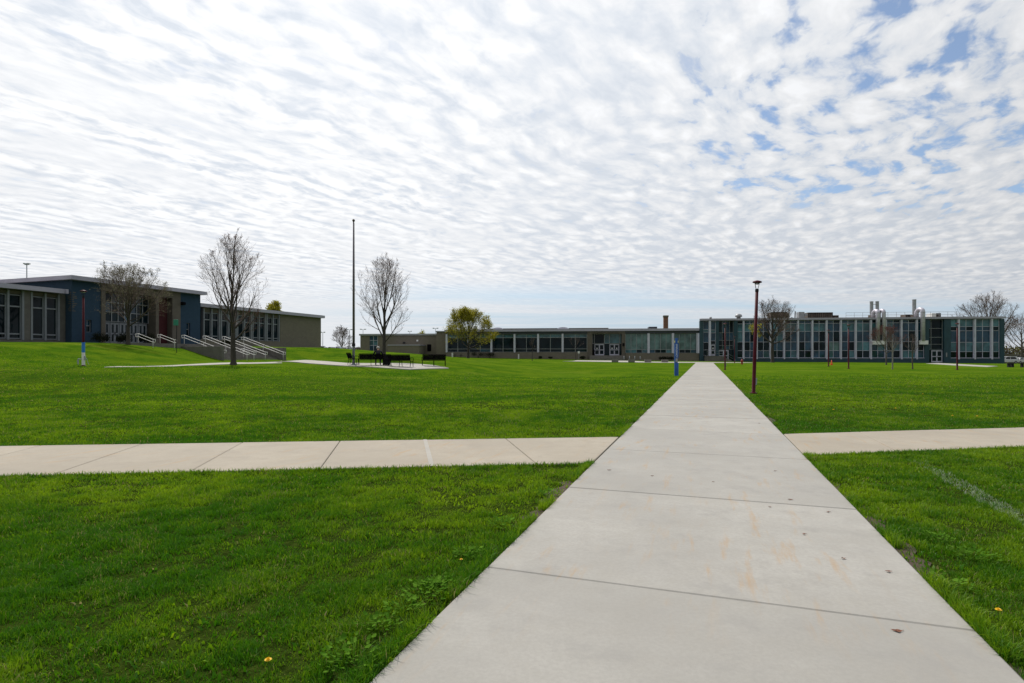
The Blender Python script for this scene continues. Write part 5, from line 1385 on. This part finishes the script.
# picnic table by the yellow-green tree
L = at(458.0, 109.0)
t = root('picnic_table', 'dark picnic table left of the yellow-green tree', 'picnic table', L, R(20))
d = MB()
for k in range(5): d.box(-0.9,0.9,-0.37+k*0.15,-0.24+k*0.15,0.72,0.76)
d.build('table_top', MAT['dark_steel'], t)
for s_ in (-1, 1):
    d = MB()
    for k in range(2): d.box(-0.9,0.9,s_*0.62+k*0.14-0.13,s_*0.62+k*0.14-0.01,0.42,0.455)
    d.build('seat', MAT['dark_steel'], t)
    d = MB(); d.tube([(s_*0.62,-0.72,0),(s_*0.62,-0.2,0.715)], 0.03, 6); d.tube([(s_*0.62,0.72,0),(s_*0.62,0.2,0.715)], 0.03, 6); d.tube([(s_*0.62,-0.78,0.40),(s_*0.62,0.78,0.40)], 0.03, 6); d.build('trestle', MAT['dark_steel'], t)
L = at(452.4, 110.0); t = root('pedestal', 'pale narrow utility pedestal left of the picnic table', 'utility pedestal', L)
d = MB(); d.box(-0.14,0.14,-0.12,0.12,-0.1,0.85); d.build('body', MAT['white_paint'], t, bevel=0.02)
d = MB(); d.box(-0.16,0.16,-0.14,0.14,0.852,0.93); d.build('cap', MAT['white_paint'], t, bevel=0.02)
# long dark bench at the right edge
L = at(1017.5, 72.0)
t = root('long_bench', 'long dark backless bench on the lawn at the right edge', 'bench', L, -R(4))
d = MB()
for k in range(3): d.box(-1.35,1.5,-0.22+k*0.15,-0.09+k*0.15,0.50,0.56)
d.build('seat', MAT['dull_wood'], t)
for x in (-1.05, -0.62, 0.55, 1.1): MB().box(x-0.07,x+0.07,-0.18,0.2,-0.05,0.498).build('leg', MAT['dark_steel'], t)

# ================================================================== cars
def car_mat(name, col): mat(name, col, 0.25, 0.04, 1.0, metal=0.1)
for nm, c_ in (('car_white',(0.62,0.62,0.64)),('car_silver',(0.38,0.38,0.44)),('car_dark',(0.03,0.033,0.045)),('car_blue',(0.30,0.38,0.50)),('car_red',(0.30,0.04,0.04))): car_mat(nm, c_)
def car(loc, rz, paint, label, group, van=False):
    t = root('parked_car', label, 'car', loc, rz, group)
    L_, W_ = 4.5, 0.88; top = 1.75 if van else 1.46
    def loft(profs):
        mb = MB(); n = len(profs[0])
        vs = [p for pr in profs for p in pr]; fs = []
        for i in range(len(profs)-1):
            for k in range(n): k2 = (k+1) % n; fs.append((i*n+k, i*n+k2, (i+1)*n+k2, (i+1)*n+k))
        fs += [tuple(range(n)), tuple(range((len(profs)-1)*n, len(profs)*n))]
        return mb.add(vs, fs)
    low = [(-2.2,0.30),(-2.25,0.55),(-2.18,0.88),(-1.2,0.95),(1.0,0.93),(2.05,0.80),(2.24,0.60),(2.22,0.32)]
    def ring(y, sc_, prof): return [(x*(1-0.02*(1-sc_)), y, z) for x, z in prof]
    b = loft([ring(-W_,0.5,[(x*0.97,0.36+(z-0.3)*0.9) for x,z in low]), ring(-W_*0.93,1,low), ring(W_*0.93,1,low), ring(W_,0.5,[(x*0.97,0.36+(z-0.3)*0.9) for x,z in low])])
    b.build('body', MAT[paint], t, smooth=False, bevel=0.04)
    cab = [(-2.0 if van else -1.75,0.935),(-1.75 if van else -1.25,top-0.05),(-0.9,top),(0.25,top-0.03),(1.15,0.935)]
    cb_ = loft([[(x*0.97,-W_*0.92,z) for x,z in cab][:1] + [(x*0.95,-W_*0.76,z) for x,z in cab][1:4] + [(cab[4][0],-W_*0.92,cab[4][1])],
                [(x,W_*0.92 if i in (0,4) else W_*0.76,z) for i,(x,z) in enumerate(cab)]])
    cb_.build('cabin', MAT[paint], t)
    gl = MB(); z0, z1 = 1.0, top-0.12
    for s_ in (-1, 1):
        y0, y1 = s_*(W_*0.90+0.004), s_*(W_*0.785+0.004)
        a0 = -1.75 if van else -1.5
        gl.add([(a0,y0,z0),(-0.35,y0,z0),(-0.35,y1,z1),(a0+0.35,y1,z1)], [(0,1,2,3)]); gl.add([(-0.27,y0,z0),(0.95,y0,z0),(0.38,y1,z1),(-0.27,y1,z1)], [(0,1,2,3)])
    gl.add([(1.14,-0.72,0.99),(1.14,0.72,0.99),(0.38,0.60,top-0.08),(0.38,-0.60,top-0.08)], [(0,1,2,3)])
    gl.add([(-1.77,-0.72,0.99),(-1.77,0.72,0.99),(-1.36,0.60,top-0.12),(-1.36,-0.60,top-0.12)] if not van else [(-2.0,-0.72,0.99),(-2.0,0.72,0.99),(-1.83,0.60,top-0.12),(-1.83,-0.60,top-0.12)], [(0,1,2,3)])
    gl.build('windows', MAT['car_glass'], t)
    for x in (-1.4, 1.4):
        for s_ in (-1, 1):
            w_ = MB().tube([(x,s_*(W_-0.2),0.33),(x,s_*(W_+0.01),0.33)], 0.33, 18).build('wheel', MAT['tyre'], t)
            MB().tube([(x,s_*(W_+0.012),0.33),(x,s_*(W_+0.025),0.33)], 0.2, 14).build('rim', MAT['dull_steel'], w_)
    for s_ in (-1, 1): MB().box(2.16,2.245,s_*0.62-0.16,s_*0.62+0.16,0.60,0.74).build('headlight', MAT['white_paint'], t, bevel=0.02)
    return t
for px, Y, rz, paint, lab, van in ((1006.8,138,R(172),'car_white','white parked car next to the corner of the science building',True),
                              (1014.2,141,R(168),'car_silver','silver parked car just right of the white car at the corner',False),
                              (1021.5,139,R(10),'car_white','white parked car at the right edge of the picture',False),
                              (1019.0,149,R(8),'car_dark','dark parked car in the second row at the right',True)):
    car(at(px, Y), rz, paint, lab, 'cars parked on the right', van)
for px, Y, rz, paint, lab, van in ((322.5,150,R(100),'car_white','tall white vehicle beside the corner of the tan brick wall',True),(330.0,146,R(60),'car_white','white car half hidden by the rise left of the bare bush',False),
                              (336.5,147,R(70),'car_silver','silver car half hidden by the rise under the bare bush',False),(342.5,148,R(64),'car_blue','pale blue car half hidden by the rise, right of the silver one',False),(336.0,162,R(90),'car_red','small red car behind the others on the left',False),
                              (347.5,147,R(75),'car_white','white car half hidden by the rise, just left of the flagpole',False)):
    car(at(px, Y), rz, paint, lab, 'cars parked behind the rise', van)
# pale low shed and woods far beyond
L = at(1040, 230)
t = root('low_shed', 'long pale flat-roofed shed beyond the cars at the right edge', 'shed', (L[0], L[1], -1.0))
d = MB(); d.box(-17, 40, 0, 10, 0, 1.55); d.build('wall', MAT['brown_metal'], t)
d = MB(); d.box(-17.6, 40.6, -0.6, 10.6, 1.552, 2.6); d.build('roof', MAT['tan_panel'], t)
def woods(label, x0, x1, y0, y1, zb, h, n, seed, name='distant_woods', greens=0.1):
    r = random.Random(seed); mb = MB()
    for _ in range(n):
        x = r.uniform(x0, x1); y = r.uniform(y0, y1); hh = h*(0.55+0.45*vnoise(np.array([x]), np.array([y*0.2]), 9.0, 77)[0])
        z = zb + hh*r.random()**0.75; l = r.uniform(0.5,1.4)
        a = unit(np.array([r.gauss(0,1) for _ in range(3)])); b = unit(np.cross(a, np.array([r.gauss(0,1) for _ in range(3)])))
        c = np.array((x,y,z)); mb.add([c-a*l/2, c-b*l*0.35, c+a*l/2, c+b*l*0.35], [(0,1,2,3)], 1 if vnoise(np.array([x]), np.array([y]), 7.0, 78)[0] > 0.9-greens else 0)
    return tag(mb.build(name, [MAT['woods_brown'], MAT['woods_green']]), label, 'woods', kind='stuff')
woods('brown leafless wood with a few green bushes far beyond the parked cars', 215, 345, 275, 300, -1.5, 7.5, 9000, 5, greens=0.22)
woods('brown leafless wood far beyond the left car park', -125, -45, 320, 345, 1.0, 5.0, 5000, 6)
# light masts
def mast(px, Y, zb, pyt, label, arm):
    x = (px-CX)*Y/F; H = EYE+(HZ-pyt)*Y/F-zb
    t = root('light_mast', label, 'light mast', (x,Y,zb), 0, 'tall car park light masts')
    MB().lathe([(0.14,0),(0.12,1.0),(0.08,H)], n=8).build('pole', MAT['grey_metal'], t, smooth=True)
    d = MB(); d.box(-arm,arm,-0.05,0.05,H-0.06,H+0.04); d.build('crossarm', MAT['grey_metal'], t)
    for s_ in (-1, 1): MB().box(s_*arm*0.45,s_*arm*1.15,-0.28,0.28,H+0.045,H+0.22).build('luminaire', MAT['grey_metal'], t)
mast(26.8, 100, 2.0, 264.5, 'light mast standing up behind the roof of the left window wing', 0.38)
mast(322.8, 190, 1.5, 332.5, 'light mast beside the corner of the tan brick wall', 0.7)
mast(349.5, 200, 1.2, 329.8, 'light mast between the bare bush and the flagpole', 0.9)
mast(363.0, 210, 1.0, 329.5, 'light mast over the left end of the tan rear wing', 1.0)
mast(409.8, 220, 0.8, 331.5, 'light mast over the middle of the tan rear wing roof', 0.7)
mast(435.5, 200, 0.8, 328.5, 'light mast left of the yellow-green tree crown', 0.9)
# brick chimney
Y = 165.0; x = (665.7-CX)*Y/F; r0 = 2.15*Y/F; zt = EYE+(HZ-315.5)*Y/F
t = root('chimney', 'square red brick chimney rising behind the student centre roof', 'chimney', (x,Y,0), -R(7))
d = MB(); d.box(-r0,r0,-r0,r0,-0.5,zt-0.5); d.build('shaft', MAT['red_brick'], t)
d = MB(); d.box(-r0-0.1,r0+0.1,-r0-0.1,r0+0.1,zt-0.498,zt); d.build('cap', MAT['concrete_wall'], t)

# ================================================================== small things on the ground
def leaf_obj(px, py, k, lab):
    L = hit(px, py, 1.5); r = random.Random(k*13+5); mb = MB(); n = 9; l = r.uniform(0.016,0.028)*(1.25 if k == 10 else 1); a0 = r.uniform(0,6.28)
    pts = []
    for i in range(n):
        a = i/n*2*math.pi; rr = l*(1 if i % 2 else 0.55)*r.uniform(0.8,1.2); pts.append((rr*math.cos(a+a0)*1.2, rr*math.sin(a+a0)*0.7, 0.003+0.006*abs(math.sin(a*1.5+a0))))
    mb.add([(0,0,0.003)]+pts, [(0,i+1,(i+1) % n+1) for i in range(n)])
    mb.tube([(l*0.9,0,0.006),(l*1.5,l*0.3,0.004)], 0.0012, 4)
    o = mb.build('dead_leaf', MAT['leaf_litter'], None, loc=(L[0], L[1], TOP+0.0005))
    return tag(o, lab, 'leaf', 'dead leaves on the main path')
for k, (px, py, lab) in enumerate(((609,472,'brown dead leaf near the left slab edge, beside the second joint'),(652,478,'crumbled brown dead leaf left of the path middle, just before the second joint'),(713,484,'dead leaf in the middle of the path just before the second joint'),
    (775,473,'dead leaf on the grey patch before the second joint, right of the middle'),(769.5,509.5,'dead leaf lying just this side of the second joint'),(790,502,'dead leaf lying on the second joint'),(828,514.5,'reddish dead leaf near the right edge, this side of the second joint'),
    (804,537,'dead leaf on the middle of the second slab'),(843,562,'small dead leaf right of the middle of the second slab'),(888,575.5,'dead leaf close to the right edge of the second slab'),(897,636,'largest dead leaf, below the nearest joint at the right'),(759,424.5,'far dead leaf at the right path edge beyond the crossing'))):
    leaf_obj(px, py, k, lab)
def dandelion(px, py, k, lab, sc_=1.0, y0=2.2):
    L = hit(px, py, y0); r = random.Random(k*7)
    t = root('dandelion', lab, 'dandelion', L, r.uniform(0,6), 'yellow dandelions in the grass'); t.scale = (sc_,)*3
    MB().tube([(0,0,-0.01),(0.004,0,0.04),(0.006,0.002,0.075)], 0.0022, 5).build('stem', MAT['leaf_weed'], t)
    mb = MB()
    for ring, (rr, z, n) in enumerate(((0.020,0.078,14),(0.014,0.083,11),(0.007,0.087,7))):
        for i in range(n):
            a = i/n*2*math.pi+ring*0.3; c, s_ = math.cos(a), math.sin(a); w_ = 0.0035
            mb.add([(0.006,0.002,0.076),(0.006+rr*0.6*c-w_*s_,0.002+rr*0.6*s_+w_*c,z),(0.006+rr*c,0.002+rr*s_,z+0.002),(0.006+rr*0.6*c+w_*s_,0.002+rr*0.6*s_-w_*c,z)], [(0,1,2,3)])
    mb.build('flower', MAT['petal_yellow'], t)
dandelion(268.5, 676, 1, 'nearest yellow dandelion, low in the left grass', 1.0)
dandelion(998.5, 624, 2, 'yellow dandelion in the right grass beside the near slab', 1.0)
dandelion(461, 567, 3, 'small orange-yellow flower at the left path edge by the near joint', 0.7)
for k, (px, py, lab) in enumerate(((911,404,'yellow dandelion on the right lawn, below the red-budded tree'),(922.5,397,'yellow dandelion on the right lawn, farthest toward the doors'),(933.5,405,'yellow dandelion on the right lawn, right of the central pair'),(895.5,412.5,'yellow dandelion on the right lawn, left of the central pair'),
        (953,420.5,'yellow dandelion on the right lawn, close above the side path'),(833,414,'yellow dandelion on the right lawn nearest the tall lamp post'),(977.5,421,'yellow dandelion on the right lawn, farthest right near the side path'))):
    dandelion(px, py, 10+k, lab, 1.5)
def weed(px, py, k, size, lab):
    L = hit(px, py, 1.6); r = random.Random(k*31+2)
    t = root('weed', lab, 'weed', L, r.uniform(0,6), 'broad-leaved weeds at the path edge')
    mb = MB()
    n = int(60*size+10)
    for i in range(n):
        a = r.uniform(0,6.28); d0 = r.random()**0.6*0.13*size; el = r.uniform(0.0,0.8); l = r.uniform(0.022,0.045)*(0.75+0.25*size); w_ = l*r.uniform(0.25,0.38)
        c = np.array((d0*math.cos(a), d0*math.sin(a), r.uniform(0.015,0.040+0.022*size)))
        dr_ = np.array((math.cos(a)*math.cos(el), math.sin(a)*math.cos(el), math.sin(el)*0.8)); sd_ = np.array((-math.sin(a), math.cos(a), 0)); up_ = np.cross(dr_, sd_)
        mb.add([c, c+dr_*l*0.4-sd_*w_-up_*0.004, c+dr_*l*0.8-sd_*w_*0.7, c+dr_*l, c+dr_*l*0.8+sd_*w_*0.7, c+dr_*l*0.4+sd_*w_-up_*0.004], [(0,1,2,3,4,5)])
    mb.build('leaves', MAT['leaf_weed'], t)
    st_ = MB()
    for i in range(6): a = r.uniform(0,6.28); st_.tube([(0,0,-0.01),(0.05*size*math.cos(a),0.05*size*math.sin(a),0.03),(0.11*size*math.cos(a),0.11*size*math.sin(a),0.06)], 0.0025, 4)
    st_.build('stems', MAT['leaf_weed'], t)
for k, (px, py, sz, lab) in enumerate(((424,598,1.25,'largest leafy weed clump in the left grass near the path edge'),(353,662,1.25,'leafy weed clump at the bottom left edge of the path'),(470,557,0.9,'weed clump above the near joint at the left path edge'),(404,612,0.9,'small weed left of the largest clump'),(503,527,1.0,'weed clump on the left edge midway along the second slab'),
        (546,496,0.9,'small weed on the bare left edge close to the crossing'),(441,588,0.9,'small weed right of the largest clump'),(378,630,0.9,'small weed between the two big clumps'),(952,590,1.0,'pale weed clump along the right path edge'),(936,541,0.9,'small pale weed in the right grass beside the second slab'),(975,560,1.2,'pale tuft of weeds in the right grass'))):
    weed(px, py, k, sz, lab)
# bare earth showing along the slabs
def earth(name, pts, w0, seed):
    r = np.random.default_rng(seed); mb = MB(); n = 40
    P = np.array(pts, float); s = np.append(0, np.cumsum(np.linalg.norm(np.diff(P, axis=0), axis=1)))
    q_ = np.stack([np.interp(np.linspace(0, s[-1], n), s, P[:,k]) for k in (0,1)], -1)
    d_ = unit(P[-1]-P[0]); nn = np.array((-d_[1], d_[0])); vs = []
    for i in range(n):
        f = math.sin(math.pi*i/(n-1))**0.5; a = w0*f*(0.5+r.random()); 
        vs += [(*(q_[i]), -0.006), (*(q_[i]+nn*a), -0.004)]
    mb.add(vs, [(2*i,2*i+1,2*i+3,2*i+2) for i in range(n-1)])
    tag(mb.build(name, MAT['soil']), kind='structure')
earth('soil', [(path_l(4.3)-0.003,4.3),(path_l(7.9)-0.003,7.9)], 0.16, 1)
earth('soil', [(path_r(7.6)+0.003,7.6),(path_r(2.6)+0.003,2.6)], 0.13, 2)
earth('soil', [(path_r(26)+0.003,26),(path_r(11.4)+0.003,11.4)], 0.15, 3)
earth('soil', [(path_l(11)-0.003,11),(path_l(24)-0.003,24)], 0.12, 4)
